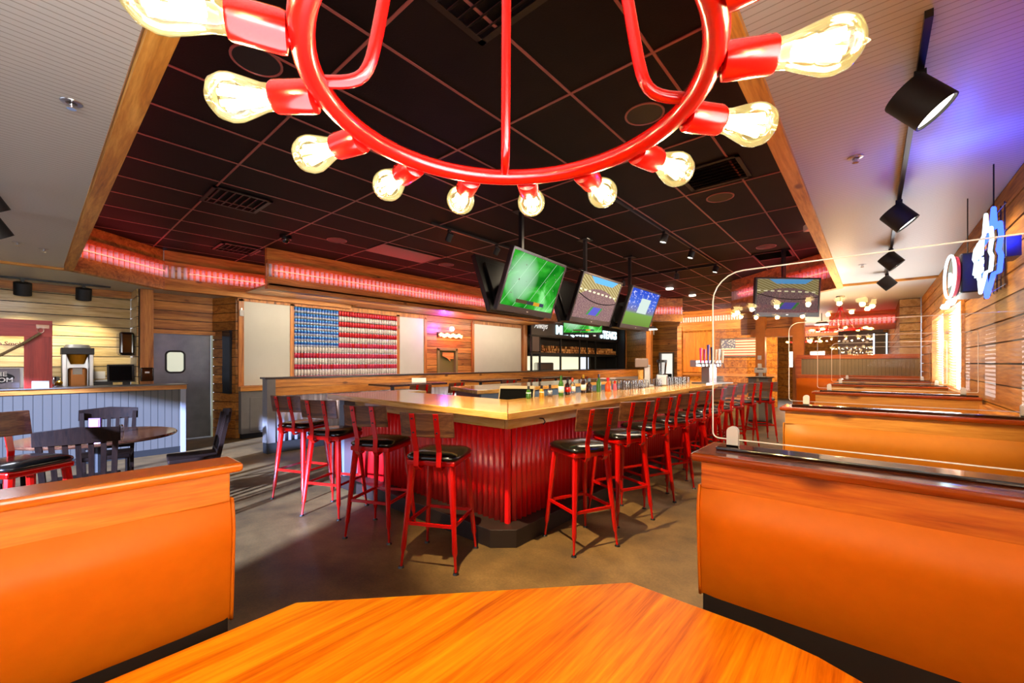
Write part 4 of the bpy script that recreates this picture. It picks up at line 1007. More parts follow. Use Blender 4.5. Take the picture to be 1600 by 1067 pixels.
# ------------------------------------------------------------------ chandeliers
def chandelier(t, zr, R, NB, ph, dphi, rt, rods, zh, sock_r, s0, s1, bl, br, power, lit=True, low=0.0):
    """ring centre at local origin, z up from 0 = ring height"""
    n = 72
    MB().tube([(R * math.cos(2 * PI * i / n), R * math.sin(2 * PI * i / n), 0) for i in range(n)], rt, 12, closed=True).build('ring', 'red', t, smooth=True)
    for a in rods:
        c, s = math.cos(a), math.sin(a)
        pts = []
        r0 = R; inn = 0.055 * R / 0.215
        tx = Vector((0.02 * c, 0.02 * s, zh)); q0 = Vector((r0 * c, r0 * s, rt * 0.4)); q1 = Vector(((r0 - inn * 1.0) * c, (r0 - inn * 1.0) * s, rt * 0.4)); q2 = q1.lerp(tx, 0.10)
        for k in range(11):
            u_ = k / 10; pts.append(tuple(q0 * (1 - u_) ** 3 + q1 * 3 * u_ * (1 - u_) ** 2 + q1 * 3 * u_ * u_ * (1 - u_) + q2 * u_ ** 3))
        pts.append(tuple(q2.lerp(tx, 0.3))); pts.append(tuple(tx))
        MB().tube(pts, rt * 0.58, 10).build('rod', 'red', t, smooth=True)
    MB().cyl((0, 0, zh - 0.03), (0, 0, zh + 0.03), 0.04).build('hub', 'red', t)
    MB().cyl((0, 0, zh + 0.03), (0, 0, ZC - zr if R > 0.25 else ZD - zr), 0.008).build('stem', 'black', t)
    MB().cyl((0, 0, (ZC if R > 0.25 else ZD) - zr - 0.02), (0, 0, (ZC if R > 0.25 else ZD) - zr), 0.07).build('canopy', 'black', t)
    for i in range(NB):
        a = ph + dphi * i
        Mx = Matrix.Rotation(a, 4, 'Z') @ Matrix.Rotation(PI / 2 + low, 4, 'Y')
        so = MB().lathe([(sock_r * 0.42, R + rt * 0.5), (sock_r * 0.42, s0 - 0.003), (sock_r * 0.95, s0 - 0.001), (sock_r, s0 + 0.004), (sock_r * 0.97, s1 - 0.003), (sock_r * 0.9, s1)], 18, Mx).build('bulb_socket', 'red', t, smooth='auto')
        L = bl - s1
        pr = [(br * 0.52, s1 - 0.002), (br * 0.58, s1 + L * 0.15), (br * 0.80, s1 + L * 0.38), (br * 0.98, s1 + L * 0.58), (br, s1 + L * 0.70), (br * 0.86, s1 + L * 0.85), (br * 0.5, s1 + L * 0.955), (br * 0.14, s1 + L * 0.985), (br * 0.10, s1 + L * 1.02), (br * 0.03, s1 + L * 1.06)]
        bu = MB().lathe(pr, 20, Mx).build('bulb', 'bulb', so, smooth=True)
        f = MB()
        for k in range(6):
            b0 = 2 * PI * k / 6; b1 = 2 * PI * (k + 0.5) / 6
            p0 = Mx @ Vector((br * 0.22 * math.cos(b0), br * 0.22 * math.sin(b0), s1 + L * 0.22)); p1 = Mx @ Vector((br * 0.42 * math.cos(b1), br * 0.42 * math.sin(b1), s1 + L * 0.76))
            f.cyl(p0, p1, br * 0.15, seg=6)
        f.build('filament', 'fil' if R < 0.25 else 'fil2', so)
M['fil2'] = emis('far_filament', (1.0, 0.62, 0.22), 30)
H1 = 0.31; CZ = 1.48 + H1
dc = 1.549 * H1
FWv = Vector((-math.sin(YAW), math.cos(YAW), 0)); C1 = FWv * dc - Vector((math.cos(YAW), math.sin(YAW), 0)) * 0.003
ch1 = thing('chandelier', 'near round red chandelier with glowing bulbs filling the top of the view', 'chandelier', (C1.x, C1.y, CZ), YAW, 'red ring chandeliers')
Rr = 0.6926 * H1
chandelier(ch1, CZ, Rr, 15, -0.2286, 2 * PI / 15, 0.0122, [R_(4), R_(92.5), R_(184), R_(272)], 0.78, 0.0185, 0.735 * H1, 0.885 * H1, 1.135 * H1, 0.0262, 1)
for i in range(15):
    a = YAW - 0.2286 + 2 * PI / 15 * i; r = 1.02 * H1
    light('bulb_light', 'POINT', (C1.x + r * math.cos(a), C1.y + r * math.sin(a), CZ - 0.021), 1.75, (1.0, 0.74, 0.40), size=0.012)
ch2 = thing('chandelier', 'small far red chandelier hanging over the distant booths', 'chandelier', (-0.47, 10.3, 2.13), 0, 'red ring chandeliers')
chandelier(ch2, 2.13, 0.30, 8, 0.2, 2 * PI / 8, 0.012, [R_(10), R_(100), R_(190), R_(280)], 0.40, 0.022, 0.33, 0.39, 0.50, 0.034, 1)
light('far_chandelier_glow', 'POINT', (-0.47, 10.3, 2.02), 40, (1.0, 0.62, 0.30), size=0.03)
ch3 = thing('chandelier', 'second far red chandelier in the distant dining room', 'chandelier', (-1.6, 15.6, 2.13), 0.3, 'red ring chandeliers')
chandelier(ch3, 2.13, 0.30, 8, 0.2, 2 * PI / 8, 0.012, [R_(10), R_(100), R_(190), R_(280)], 0.40, 0.022, 0.33, 0.39, 0.50, 0.034, 1)
light('far_chandelier_glow', 'POINT', (-1.6, 15.6, 2.02), 60, (1.0, 0.62, 0.30), size=0.03)

# ------------------------------------------------------------------ track lights
def track(label, a, b, zc, w=0.036):
    t = thing('light_track', label, 'light track', (0, 0, 0), group='black lighting tracks')
    a = Vector((*a, zc - 0.012)); b = Vector((*b, zc - 0.012))
    MB().bar(a, b, 0.024, w).build('rail', 'black', t)
    return t
def can_lamp(label, loc, zc, aim, r=0.075, L=0.15, energy=40, color=SOFT, spot=70, lit=True, group='black can lamps on the tracks', drop=0.05):
    t = thing('track_lamp', label, 'lamp', (loc[0], loc[1], zc - 0.024), 0, group)
    d = Vector(aim).normalized(); q = d.to_track_quat('Z', 'Y').to_matrix().to_4x4()
    c0 = Vector((0, 0, -drop - L * 0.5))
    MB().cyl((0, 0, 0), (0, 0, -drop - 0.02), 0.012).bb(-0.02, 0.02, -0.02, 0.02, -0.035, 0).build('stem', 'black', t)
    Mx = Matrix.Translation(c0) @ q
    MB().lathe([(r * 0.97, -L / 2), (r, -L / 2 + 0.006), (r, L / 2), (r * 0.93, L / 2), (r * 0.90, L / 2 - 0.02), (0.001, L / 2 - 0.021)], 28, Mx).build('housing', 'matteblack', t, smooth='auto')
    MB().lathe([(r * 0.89, L / 2 - 0.019), (r * 0.89, L / 2 - 0.012)], 28, Mx).build('lamp_face', 'lens' if lit else 'offwhite', t)
    if lit and energy:
        p = Vector((loc[0], loc[1], zc - 0.024)) + c0 + d * (L / 2 + 0.02)
        light('track_lamp_light', 'SPOT', p, energy, color, target=p + d, size=r * 0.6, spot=spot, blend=0.6)
    return t
track('long black lighting track on the white ceiling along the window wall', (0.158, 2.16), (0.158, 8.25), ZC)
for k, (y, w) in enumerate(((2.55, 'nearest'), (4.46, 'second'), (6.3, 'third'), (8.0, 'fourth'))):
    can_lamp('%s black can lamp on the track along the window wall' % w, (0.158, y), ZC, (0.62, 0.03, -0.75), r=0.084, L=0.165, energy=30, color=(1.0, 0.86, 0.66), spot=110)
track('short black lighting track above the cream plank wall', (-9.8, -2.2), (-9.8, 0.88), ZC)
for y, w in ((-0.09, 'left'), (0.56, 'right'), (-1.3, 'farthest left')):
    can_lamp('%s black can lamp shining on the cream plank wall' % w, (-9.8, y), ZC, (-0.35, 0.0, -1), r=0.095, L=0.19, energy=75, color=(1.0, 0.93, 0.80), spot=95)
track('black lighting track at the left edge of the white ceiling', (-5.6, -2.5), (-5.6, -0.22), ZC)
can_lamp('black can lamp cut off by the left edge, nearer the ceiling seam', (-5.62, -0.22), ZC, (-0.2, 0.5, -0.8), r=0.09, L=0.18, energy=0)
can_lamp('black can lamp cut off by the left edge, near the top', (-4.7, -0.22), ZC, (-0.2, 0.5, -0.8), r=0.09, L=0.18, energy=0)
track('black lighting track on the dark ceiling nearer the can flag', (-4.62, 3.62), (-4.62, 7.6), ZD)
for y, w in ((3.95, 'nearest'), (4.95, 'second'), (6.9, 'third')):
    can_lamp('%s small lamp on the dark ceiling track nearer the can flag' % w, (-4.62, y), ZD, (-0.75, 0.05, -1), r=0.045, L=0.12, energy=190, color=SOFT, spot=80, group='small lamps on the dark ceiling')
track('black lighting track on the dark ceiling over the right bar stools', (-2.30, 4.3), (-2.30, 9.1), ZD)
for y, w in ((6.05, 'nearest'), (7.25, 'second'), (8.7, 'third')):
    can_lamp('%s small lamp on the dark ceiling track over the right stools' % w, (-2.30, y), ZD, (-0.25, -0.15, -1), r=0.05, L=0.12, energy=240, color=SOFT, spot=75, group='small lamps on the dark ceiling')
track('black lighting track crossing the dark ceiling behind the televisions', (-4.9, 8.85), (-2.30, 8.85), ZD)
for x, w in ((-3.1, 'right'), (-4.3, 'left')):
    can_lamp('%s small lamp on the crossing track behind the televisions' % w, (x, 8.85), ZD, (-0.1, 0.2, -1), r=0.05, L=0.12, energy=40, color=SOFT, spot=75, group='small lamps on the dark ceiling')
for k, (x, y, lb) in enumerate(((-4.0, 10.9, 'round lit downlight in the far dark ceiling above the farthest bar corner'), (-3.9, 12.4, 'bright bare lamp in the far dark ceiling'))):
    t = MB().cyl((x, y, ZD - 0.03), (x, y, ZD), 0.09).build('downlight', 'lens'); tag(t, lb, 'ceiling light')
    light('downlight_light', 'SPOT', (x, y, ZD - 0.06), 60, SOFT, target=(x, y, 0), size=0.06, spot=120)

# ------------------------------------------------------------------ ceiling fittings
def vent(label, x, y, w=0.60, l=0.60, rz=0):
    t = thing('ceiling_vent', label, 'vent', (x, y, ZD - 0.008), rz, 'square vents in the dark ceiling')
    MB().bb(-w / 2, w / 2, -l / 2, -l / 2 + 0.04, -0.01, 0).bb(-w / 2, w / 2, l / 2 - 0.04, l / 2, -0.01, 0).bb(-w / 2, -w / 2 + 0.04, -l / 2, l / 2, -0.01, 0).bb(w / 2 - 0.04, w / 2, -l / 2, l / 2, -0.01, 0).build('frame', 'vent', t)
    b = MB()
    for k in range(1, 8): b.box((0, -l / 2 + l * k / 8, -0.004), (w - 0.08, 0.045, 0.002), mat=Matrix.Rotation(0.6, 4, 'X'))
    b.build('louvre', 'vent', t)
for a in ((-5.75, 1.60, 'dark louvred ceiling vent near the left beam'), (-8.2, 2.3, 'dark ceiling vent near the leftmost red header'), (-1.24, 4.60, 'dark ceiling vent near the right beam'), (-1.35, 8.75, 'dark ceiling vent near the far right television'), (-1.50, 1.50, 'dark ceiling vent seen inside the near chandelier ring')):
    vent(a[2], a[0], a[1])
for x, y, lb in ((-1.349, 3.142, 'round black ceiling speaker seen inside the near chandelier ring'), (-1.354, 5.30, 'round black ceiling speaker right of the chandelier'), (-1.344, 8.05, 'round black ceiling speaker near the far right television'), (-6.42, 3.17, 'round ceiling speaker above the can flag header'), (-6.37, 5.37, 'round ceiling speaker left of the nearest television'), (-3.0, 0.95, 'round ceiling speaker behind the left chandelier bulbs')):
    t = thing('ceiling_speaker', lb, 'speaker', (x, y, ZD), group='round speakers in the dark ceiling')
    MB().lathe([(0.150, 0.0), (0.150, -0.008), (0.138, -0.010), (0.136, -0.005)], 28).build('rim', 'grid', t, smooth='auto')
    MB().cyl((0, 0, -0.006), (0, 0, -0.002), 0.134, seg=28).build('grille', 'vent', t)
tag(MB().bb(-6.62, -6.02, 3.75, 4.95, ZD - 0.012, ZD - 0.006).build('ceiling_light', mat('unlit_grey_diffuser', '4c4648', 0.3)), 'grey unlit light panel in the dark ceiling above the long header', 'light panel')
for x, y, z, lb in ((-3.02, 0.13, ZC, 'ceiling sprinkler on the white ceiling at the left'), (-0.08, 3.41, ZC, 'ceiling sprinkler on the white ceiling beside the window track'), (-0.10, 7.18, ZC, 'far ceiling sprinkler near the end of the window track'), (-7.15, 0.09, ZC, 'small ceiling sprinkler right of the far left pair'), (-6.98, -0.10, ZC, 'small ceiling sprinkler left of the far left pair')):
    t = thing('sprinkler', lb, 'sprinkler', (x, y, z), group='ceiling sprinklers')
    MB().lathe([(0.042, 0), (0.040, -0.004), (0.022, -0.006), (0.014, 0.0)], 20).build('rosette', 'steel', t, smooth='auto')
    MB().cyl((0, 0, -0.03), (0, 0, 0), 0.008).cyl((0, 0, -0.034), (0, 0, -0.031), 0.018).tube([(-0.012, 0, 0), (-0.014, 0, -0.02), (0, 0, -0.03), (0.014, 0, -0.02), (0.012, 0, 0)], 0.002, 6).build('head', 'chrome', t)
t = thing('dome_camera', 'small dark dome camera beside the left end of the long header', 'camera', (-6.86, 2.57, ZD))
MB().cyl((0, 0, -0.04), (0, 0, 0), 0.085).build('base', 'black', t); MB().ball((0, 0, -0.045), 0.06).build('dome', M['gloss_black'], t, smooth=True)
t = thing('security_camera', 'white security camera on the right ceiling beam', 'camera', (-0.52, 6.45, 3.18))
MB().box((-0.06, 0, 0.02), (0.13, 0.16, 0.08), 0.5).build('body', 'offwhite', t, bevel=0.01); MB().cyl((0.0, -0.05, -0.02), (-0.03, -0.12, -0.05), 0.03).build('lens', 'goldfoil', t); MB().bar((-0.03, 0, 0.0), (0.06, 0, 0.0), 0.03, 0.03).build('bracket', 'black', t)
for x, y, lb in ((-5.0, 12.2, 'white two-lamp fixture hanging beyond the farthest television'), (-1.0, 13.5, 'white lamp fixture behind the far right television')):
    t = thing('utility_lamp', lb, 'lamp', (x, y, 2.52)); MB().lathe([(0.16, -0.03), (0.10, 0.04), (0.05, 0.06)], 20).build('shade', 'greypaint', t, smooth='auto'); MB().cyl((0, 0, -0.045), (0, 0, -0.03), 0.15).build('lamp_face', 'lens', t); MB().cyl((-.05, 0, -0.2), (-.05, 0, -0.04), 0.004).cyl((.05, 0, -0.2), (.05, 0, -0.04), 0.004).build('pull_chain', 'offwhite', t); MB().cyl((0, 0, 0.06), (0, 0, ZD - 2.52), 0.01).build('stem', 'black', t)

# ------------------------------------------------------------------ things on the bar
t = thing('order_terminal', 'black order terminal with tan casing inside the bar corner', 'monitor', (-2.97, 3.50, 0.935), R_(32))
MB().box((0, 0, -0.02), (0.20, 0.18, 0.15)).build('base', 'black', t, bevel=0.008)
MB().box((0, 0.02, 0.17), (0.40, 0.04, 0.27), mat=Matrix.Rotation(R_(-35), 4, 'X')).build('case', mat('tan_plastic', '8a7c64', 0.4), t, bevel=0.008)
MB().box((0, -0.006, 0.155), (0.37, 0.03, 0.23), mat=Matrix.Rotation(R_(-35), 4, 'X')).build('screen', mat('unlit_screen', '030303', 0.7, spec=0.04), t)
MB().cyl((0, 0, 0.04), (0, 0.02, 0.15), 0.03).build('stem', 'black', t)
def bottle_mesh(kind):
    P = {'wine': [(0.036, 0), (0.037, 0.01), (0.037, 0.17), (0.030, 0.20), (0.014, 0.235), (0.014, 0.29)], 'liquor': [(0.040, 0), (0.041, 0.01), (0.041, 0.14), (0.035, 0.165), (0.014, 0.19), (0.014, 0.24)],
         'squat': [(0.045, 0), (0.050, 0.02), (0.048, 0.11), (0.02, 0.16), (0.014, 0.19), (0.022, 0.20), (0.022, 0.225)], 'cruet': [(0.03, 0), (0.034, 0.02), (0.030, 0.10), (0.014, 0.13), (0.014, 0.16)]}[kind]
    return P
def bottle(name, label, kind, m, loc, capm='black', lab=None, group='bottles on the inner edge of the bar'):
    t = thing(name, label, 'bottle', loc, 0, group); P = [(a_ * 0.85, b_ * 0.74) for a_, b_ in bottle_mesh(kind)]
    MB().lathe(P, 14).build('body', m, t, smooth='auto')
    h = P[-1][1]; MB().cyl((0, 0, h - 0.03), (0, 0, h + 0.012), P[-1][0] + 0.002, seg=12).build('cap', capm, t)
    if lab: MB().lathe([(P[2][0] + 0.001, P[2][1] * 0.3), (P[2][0] + 0.001, P[2][1] * 0.85)], 14).build('label', lab, t, smooth=True)
BT = [('green squat cruet with white base, leftmost on the bar edge', 'cruet', 'green', (-2.70, 3.38), 'black', 'paper'), ('cruet of pale yellow drink left among the bar bottles', 'cruet', 'goldfoil', (-2.68, 3.58), 'black', 'paper'), ('small clear bottle with black cap among the bar bottles', 'cruet', 'glassy', (-2.70, 3.76), 'black', 'paper'),
      ('tall green wine bottle with dark foil, left in the row', 'wine', 'green', (-2.66, 3.92), 'green', 'paper'), ('dark liquor bottle with red label in the row', 'liquor', 'darkglass', (-2.69, 4.10), 'black', 'red'), ('clear bottle with brown cap behind the dark bottles', 'liquor', 'glassy', (-2.72, 4.25), 'amber', 'paper'),
      ('dark wine bottle with gold foil neck', 'wine', 'darkglass', (-2.66, 4.40), 'goldfoil', 'paper'), ('squat black bottle with blue cap', 'squat', 'darkglass', (-2.68, 4.57), 'bluepaint', None), ('tall bright green bottle right of the middle of the row', 'wine', 'green', (-2.64, 4.74), 'darkglass', None),
      ('amber orange bottle with red wax stopper', 'squat', 'amber', (-2.62, 4.95), 'red', None), ('small rose bottle with red cap, rightmost in the row', 'cruet', mat('rose_bottle', 'b04858', 0.15, coat=0.4), (-2.62, 5.14), 'red', None)]
for lb, kd, m, (x, y), cm, lm in BT: bottle('bottle', lb, kd, m, (x, y, ZB), cm, lm)
g0 = None; rnd = random.Random(11)
glabel = 'upturned clear drinking glass in the crowded rows behind the bar bottles'
for i in range(26):
    for j in range(3):
        x = -2.74 + 0.085 * j + rnd.uniform(-0.008, 0.008); y = 5.32 + 0.105 * i + rnd.uniform(-0.01, 0.01)
        if abs(y - 6.3) < 0.16 or abs(y - 6.75) < 0.12: continue
        if g0 is None:
            g0 = MB().lathe([(0.036, 0.0), (0.034, 0.05), (0.028, 0.12), (0.006, 0.121)], 12).build('drinking_glass', 'glassy', smooth='auto'); o = g0
        else: o = g0.copy(); COL.objects.link(o)
        o.location = (x, y, ZB); tag(o, glabel, 'glass', 'glasses in rows behind the bar bottles')
t = thing('drink_mixer', 'tall silver drink mixer standing on the right side of the bar', 'mixer', (-2.66, 6.28, ZB), R_(20))
MB().bb(-0.10, 0.10, -0.10, 0.12, 0, 0.03).bb(-0.04, 0.05, 0.02, 0.10, 0.0, 0.34).build('stand', 'steel', t, bevel=0.008)
MB().bb(-0.17, 0.02, -0.10, 0.10, 0.30, 0.44).build('motor_head', mat('taupe_plastic', '6b5a56', 0.4), t, bevel=0.012)
MB().cyl((-0.09, -0.02, 0.06), (-0.09, -0.02, 0.26), 0.035, 0.045).build('mixing_cup', 'counter', t)
t = thing('blender', 'blender with clear jug and black lid beside the silver mixer', 'blender', (-2.60, 6.75, ZB), R_(20))
MB().bb(-0.09, 0.09, -0.09, 0.09, 0, 0.18).build('base', 'steel', t, bevel=0.02)
MB().lathe([(0.055, 0.18), (0.075, 0.38)], 16).build('jug', 'glassy', t, smooth='auto'); MB().cyl((0, 0, 0.38), (0, 0, 0.42), 0.08).build('lid', 'black', t)
t = thing('beer_tower', 'silver beer tower with a row of coloured tap handles', 'beer tap', (-2.24, 8.05, ZB), R_(62))
MB().bb(-0.09, 0.09, -0.09, 0.09, 0.02, 0.40).build('column', mat('mauve_steel', 'a49aa0', 0.25, 0.7), t, bevel=0.006)
MB().bb(-0.38, 0.22, -0.07, 0.07, 0.30, 0.42).build('crossbar', 'steel', t, bevel=0.01)
MB().bb(-0.30, 0.34, -0.22, 0.12, 0, 0.025).build('drip_tray', 'steel', t, bevel=0.006)
for k, (c, h) in enumerate((('c02a5a', 0.26), ('a01c50', 0.24), ('4a2c7a', 0.32), ('2c2450', 0.28), ('c8a070', 0.24), ('e8e4dc', 0.25), ('d8c8a0', 0.22))):
    x = -0.34 + 0.085 * k
    sp = MB().cyl((x, -0.07, 0.36), (x, -0.15, 0.36), 0.012, seg=8).cyl((x, -0.15, 0.37), (x, -0.17, 0.29), 0.009, seg=8).build('spout', 'chrome', t)
    MB().cyl((x, -0.14, 0.37), (x + 0.015, -0.13, 0.37 + h), 0.012, 0.026, 10).build('tap_handle', mat('tap_handle_%d' % k, c, 0.3), sp)
t = thing('plate_stack', 'stack of white plates on the bar beside the beer tower', 'plates', (-2.25, 8.62, ZB))
for k in range(5): MB().lathe([(0.06, 0), (0.12, 0.018), (0.12, 0.022), (0.06, 0.006)], 24).build('plate', 'plate', t, smooth='auto', loc=(0, 0, 0.024 * k))

# ------------------------------------------------------------------ service counter on the left
sc_ = thing('service_counter', 'grey beadboard service counter with wooden cap at the left', 'counter', (-8.70, 1.68, 0))
MB().bb(-0.16, -0.012, -4.5, 0.0, 0.10, 1.045).build('core', 'greypaint', sc_)
b = MB().bb(-0.012, 0.0, -4.5, 0.0, 0.10, 1.045).build('beadboard', 'bead', sc_)
MB().bb(-0.17, 0.012, -0.06, 0.012, 0.0, 1.045).build('corner_post', mat('pale_grey_post', '8f929c', 0.4), sc_, bevel=0.003)
MB().bb(-0.19, 0.018, -4.5, 0.02, 1.045, 1.115).build('cap_board', 'cedar_y', sc_, bevel=0.003)
MB().bb(-0.45, 0.04, -4.5, 0.04, 1.115, 1.13).build('ledge', mat('grey_ledge', '6a6660', 0.3, coat=0.3), sc_, bevel=0.003)
MB().bb(-0.15, 0.0, -4.5, 0.0, 0, 0.10).build('plinth', 'shadowgap', sc_)
bc = thing('back_counter', 'back worktop against the cream plank wall', 'counter', (-10.38, 1.15, 0))
MB().bb(0.0, 0.62, -4.5, 0.0, 0.98, 1.02).build('worktop', 'steel', bc); MB().bb(0.0, 0.58, -4.5, 0.0, 0, 0.98).build('cabinet', 'greypaint', bc)
t = thing('coffee_brewer', 'tall coffee brewer with amber funnel on the back worktop', 'coffee machine', (-10.05, 0.50, 1.02))
MB().bb(-0.2, 0.16, -0.18, -0.13, 0, 0.60).bb(-0.2, 0.16, 0.13, 0.18, 0, 0.60).bb(-0.2, -0.12, -0.18, 0.18, 0, 0.6).bb(-0.2, 0.18, -0.18, 0.18, 0, 0.04).build('frame', 'steel', t, bevel=0.006)
MB().bb(-0.2, 0.2, -0.19, 0.19, 0.60, 0.71).build('control_head', 'black', t, bevel=0.008)
MB().lathe([(0.16, 0.0), (0.14, 0.05), (0.05, 0.06)], 20).build('lid', 'steel', t, smooth='auto', loc=(0, 0, 0.71))
MB().cyl((0.02, 0, 0.44), (0.02, 0, 0.60), 0.08, 0.13, 20).build('funnel', mat('amber_plastic', 'd08a18', 0.3), t)
MB().bb(-0.08, 0.12, -0.11, 0.11, 0.04, 0.38).build('urn', 'coffee', t, bevel=0.03); MB().bb(0.122, 0.126, -0.06, 0.05, 0.27, 0.37).build('note', 'paper', t)
for k, (yy, h, m, lb) in enumerate(((0.12, 0.26, 'steel', 'left steel canister beside the coffee brewer'), (0.24, 0.24, 'chrome', 'right steel canister beside the coffee brewer'))):
    tag(MB().lathe([(0.06, 0), (0.062, h * 0.9), (0.05, h)], 18).build('canister', m, smooth='auto', loc=(-10.0, yy, 1.02)), lb, 'canister')
t = thing('tea_basket', 'small basket of coloured tea packets in front of the canisters', 'basket', (-9.86, 0.20, 1.02))
MB().bb(-0.05, 0.05, -0.10, 0.12, 0, 0.07).build('basket', 'purple', t, bevel=0.01); MB().bb(-0.03, 0.03, -0.06, 0.03, 0.06, 0.13).build('red_packets', 'red', t); MB().ball((0.0, 0.09, 0.14), 0.04).build('yellow_packet', 'goldfoil', t)
t = thing('ticket_printer', 'small black ticket printer on the back worktop', 'printer', (-10.0, 0.80, 1.02))
MB().bb(-0.08, 0.08, -0.12, 0.12, 0, 0.14).build('body', 'black', t, bevel=0.01); MB().bb(-0.07, 0.06, -0.1, 0.08, 0.14, 0.17).build('cover', 'offwhite', t, bevel=0.008)
tag(MB().bb(-10.36, -10.355, 0.66, 0.86, 1.20, 1.33).build('notice', 'paper'), 'white paper notice on the cream plank wall above the printer', 'notice')
t = thing('order_terminal', 'black order terminal on the back worktop', 'monitor', (-9.98, 1.10, 1.02), R_(0))
MB().box((0, 0, 0.28), (0.04, 0.50, 0.31), mat=Matrix.Rotation(R_(-12), 4, 'Y')).build('case', 'black', t, bevel=0.008); MB().box((0.022, 0, 0.28), (0.004, 0.45, 0.26), mat=Matrix.Rotation(R_(-12), 4, 'Y')).build('screen', S_off, t); MB().bb(-0.12, 0.06, -0.12, 0.12, 0, 0.02).bb(-0.05, 0, -0.05, 0.05, 0.02, 0.18).build('stand', 'black', t)
t = thing('towel_dispenser', 'black paper towel dispenser on the plank wall by the post', 'dispenser', (-9.98, 1.185, 1.62))
MB().bb(-0.20, 0.20, -0.20, 0.0, 0, 0.40).build('cover', M['gloss_black'], t, bevel=0.04, seg=4); MB().bb(-0.16, 0.16, -0.16, 0, -0.01, 0.01).build('slot', 'black', t)
t = thing('soap_dispenser', 'small black soap dispenser on the post beside the kitchen door', 'dispenser', (-9.655, 1.32, 1.16))
MB().bb(0, 0.09, -0.09, 0.09, 0, 0.24).build('cover', M['gloss_black'], t, bevel=0.02, seg=3); MB().bb(0.09, 0.092, -0.03, 0.03, 0.14, 0.17).build('badge', 'offwhite', t)
t = thing('door_chime', 'small white box on the orange post left of the leftmost wall panel', 'sensor', (XF + 0.045, 2.70, 2.40))
MB().bb(0, 0.03, -0.035, 0.035, 0, 0.12).build('case', 'offwhite', t, bevel=0.006); MB().bb(0, 0.02, -0.012, 0.012, 0.12, 0.16).build('hook', 'bright_metal', t)
t = thing('glass_shaker', 'glass shaker with metal lid on the booth table behind the nearest screen', 'shaker', (-0.47, 4.22, 0.76))
MB().cyl((0, 0, 0), (0, 0, 0.08), 0.03, 0.025).build('jar', 'glassy', t); MB().cyl((0, 0, 0.08), (0, 0, 0.11), 0.028, 0.015).build('lid', 'chrome', t)
# red frame gate with rope and the hanging sign
rf = thing('red_frame', 'barn red wooden frame standing on the service counter at the left edge', 'frame', (-8.74, 0.06, 1.13))
MB().bb(-0.03, 0.03, -0.13, 0.13, 0, 0.93).build('post', 'redframe', rf, bevel=0.003); MB().bb(-0.03, 0.03, -2.4, -2.14, 0, 0.93).build('post', 'redframe', rf, bevel=0.003)
MB().bb(-0.032, 0.034, -2.4, 0.13, 0.71, 0.94).build('top_beam', wood('barn_red_beam', '7a1c16', '94261c', 'a83226', 'y', 0.45, vary=0.0, bump=0.2), rf, bevel=0.003)
MB().bb(0.034, 0.038, -0.06, 0.10, 0.00, 0.10).build('name_plate', 'offwhite', rf)
MB().bb(0.032, 0.045, -0.02, 0.10, 0.83, 0.88).tube([(0.05, 0.02 + 0.03 * math.cos(a), 0.80 + 0.035 * math.sin(a)) for a in [2 * PI * i / 16 for i in range(16)]], 0.006, 6, closed=True).build('rope_hook', 'chrome', rf, smooth='auto')
pts = []
for i in range(25):
    s = i / 24; pts.append((0.075, 0.02 - 1.9 * s * 0.55, 0.76 - 0.47 * math.sin(min(1, s * 1.35) * PI / 2) ** 1.0 + 0.06 * max(0, s - 0.74)))
tag(MB().tube([(-8.74 + p[0], 0.06 + p[1], 1.13 + p[2]) for p in pts], 0.017, 8).build('rope', 'rope', smooth=True), 'thick brown rope hooked to the red frame', 'rope')
sg = thing('hanging_sign', 'grey board sign with dark oval reading THE ROOM at the left edge', 'sign', (-8.95, -0.55, 1.135))
MB().bb(-0.02, 0.0, -0.9, 0.44, 0, 0.27).build('board', mat('lilac_grey_board', '8a8288', 0.5), sg)
MB().bb(-0.04, -0.02, -1.3, 0.475, 0, 0.28).build('back_board', 'paper', sg)
MB().lathe([(0.45, 0.0), (0.45, 0.008)], 40, Matrix.Translation((0.004, -0.143, 0.145)) @ Matrix.Diagonal((1, 1.2, 0.27, 1)) @ Matrix.Rotation(PI / 2, 4, 'Y')).build('oval', 'matteblack', sg)
text('lettering', 'THE', (0.016, 0.33, 0.165), 0.085, 'paper', sg, ext=0.003, align='RIGHT', off=0.002)
text('lettering', 'ROOM', (0.016, 0.385, 0.085), 0.085, 'paper', sg, ext=0.003, align='RIGHT', off=0.002)
t = text('no_smoking_sign', 'No Smoking', (-10.375, 0.005, 1.76), 0.085, mat('dark_red_lettering', '5a1a12', 0.5), None, ext=0.003, align='RIGHT', off=0.002)
tag(t, 'dark No Smoking lettering on the cream planks seen through the red frame', 'sign')

# ------------------------------------------------------------------ round table and slat-back chairs
rt_ = thing('round_table', 'dark glossy round dining table in front of the service counter', 'table', (-5.88, 0.45, 0))
MB().lathe([(0.56, 0.715), (0.60, 0.722), (0.61, 0.735), (0.60, 0.75)], 64).build('table_top', 'roundtable', rt_, smooth='auto')
MB().cyl((0, 0, 0.03), (0, 0, 0.715), 0.05).build('pedestal', 'black', rt_); MB().lathe([(0.30, 0), (0.28, 0.03), (0.05, 0.06)], 24).build('foot', 'black', rt_)
t = thing('card_stand', 'small purple and pink menu card stand on the round table', 'menu', (-5.95, 0.42, 0.75), 0.9)
MB().box((0, 0, 0.085), (0.10, 0.02, 0.17)).build('case', 'purple', t); MB().box((0, -0.012, 0.09), (0.075, 0.004, 0.13)).build('card', 'pinkcard', t)
t = thing('salt_shaker', 'small silver topped shaker beside the menu card stand', 'shaker', (-6.0, 0.62, 0.75))
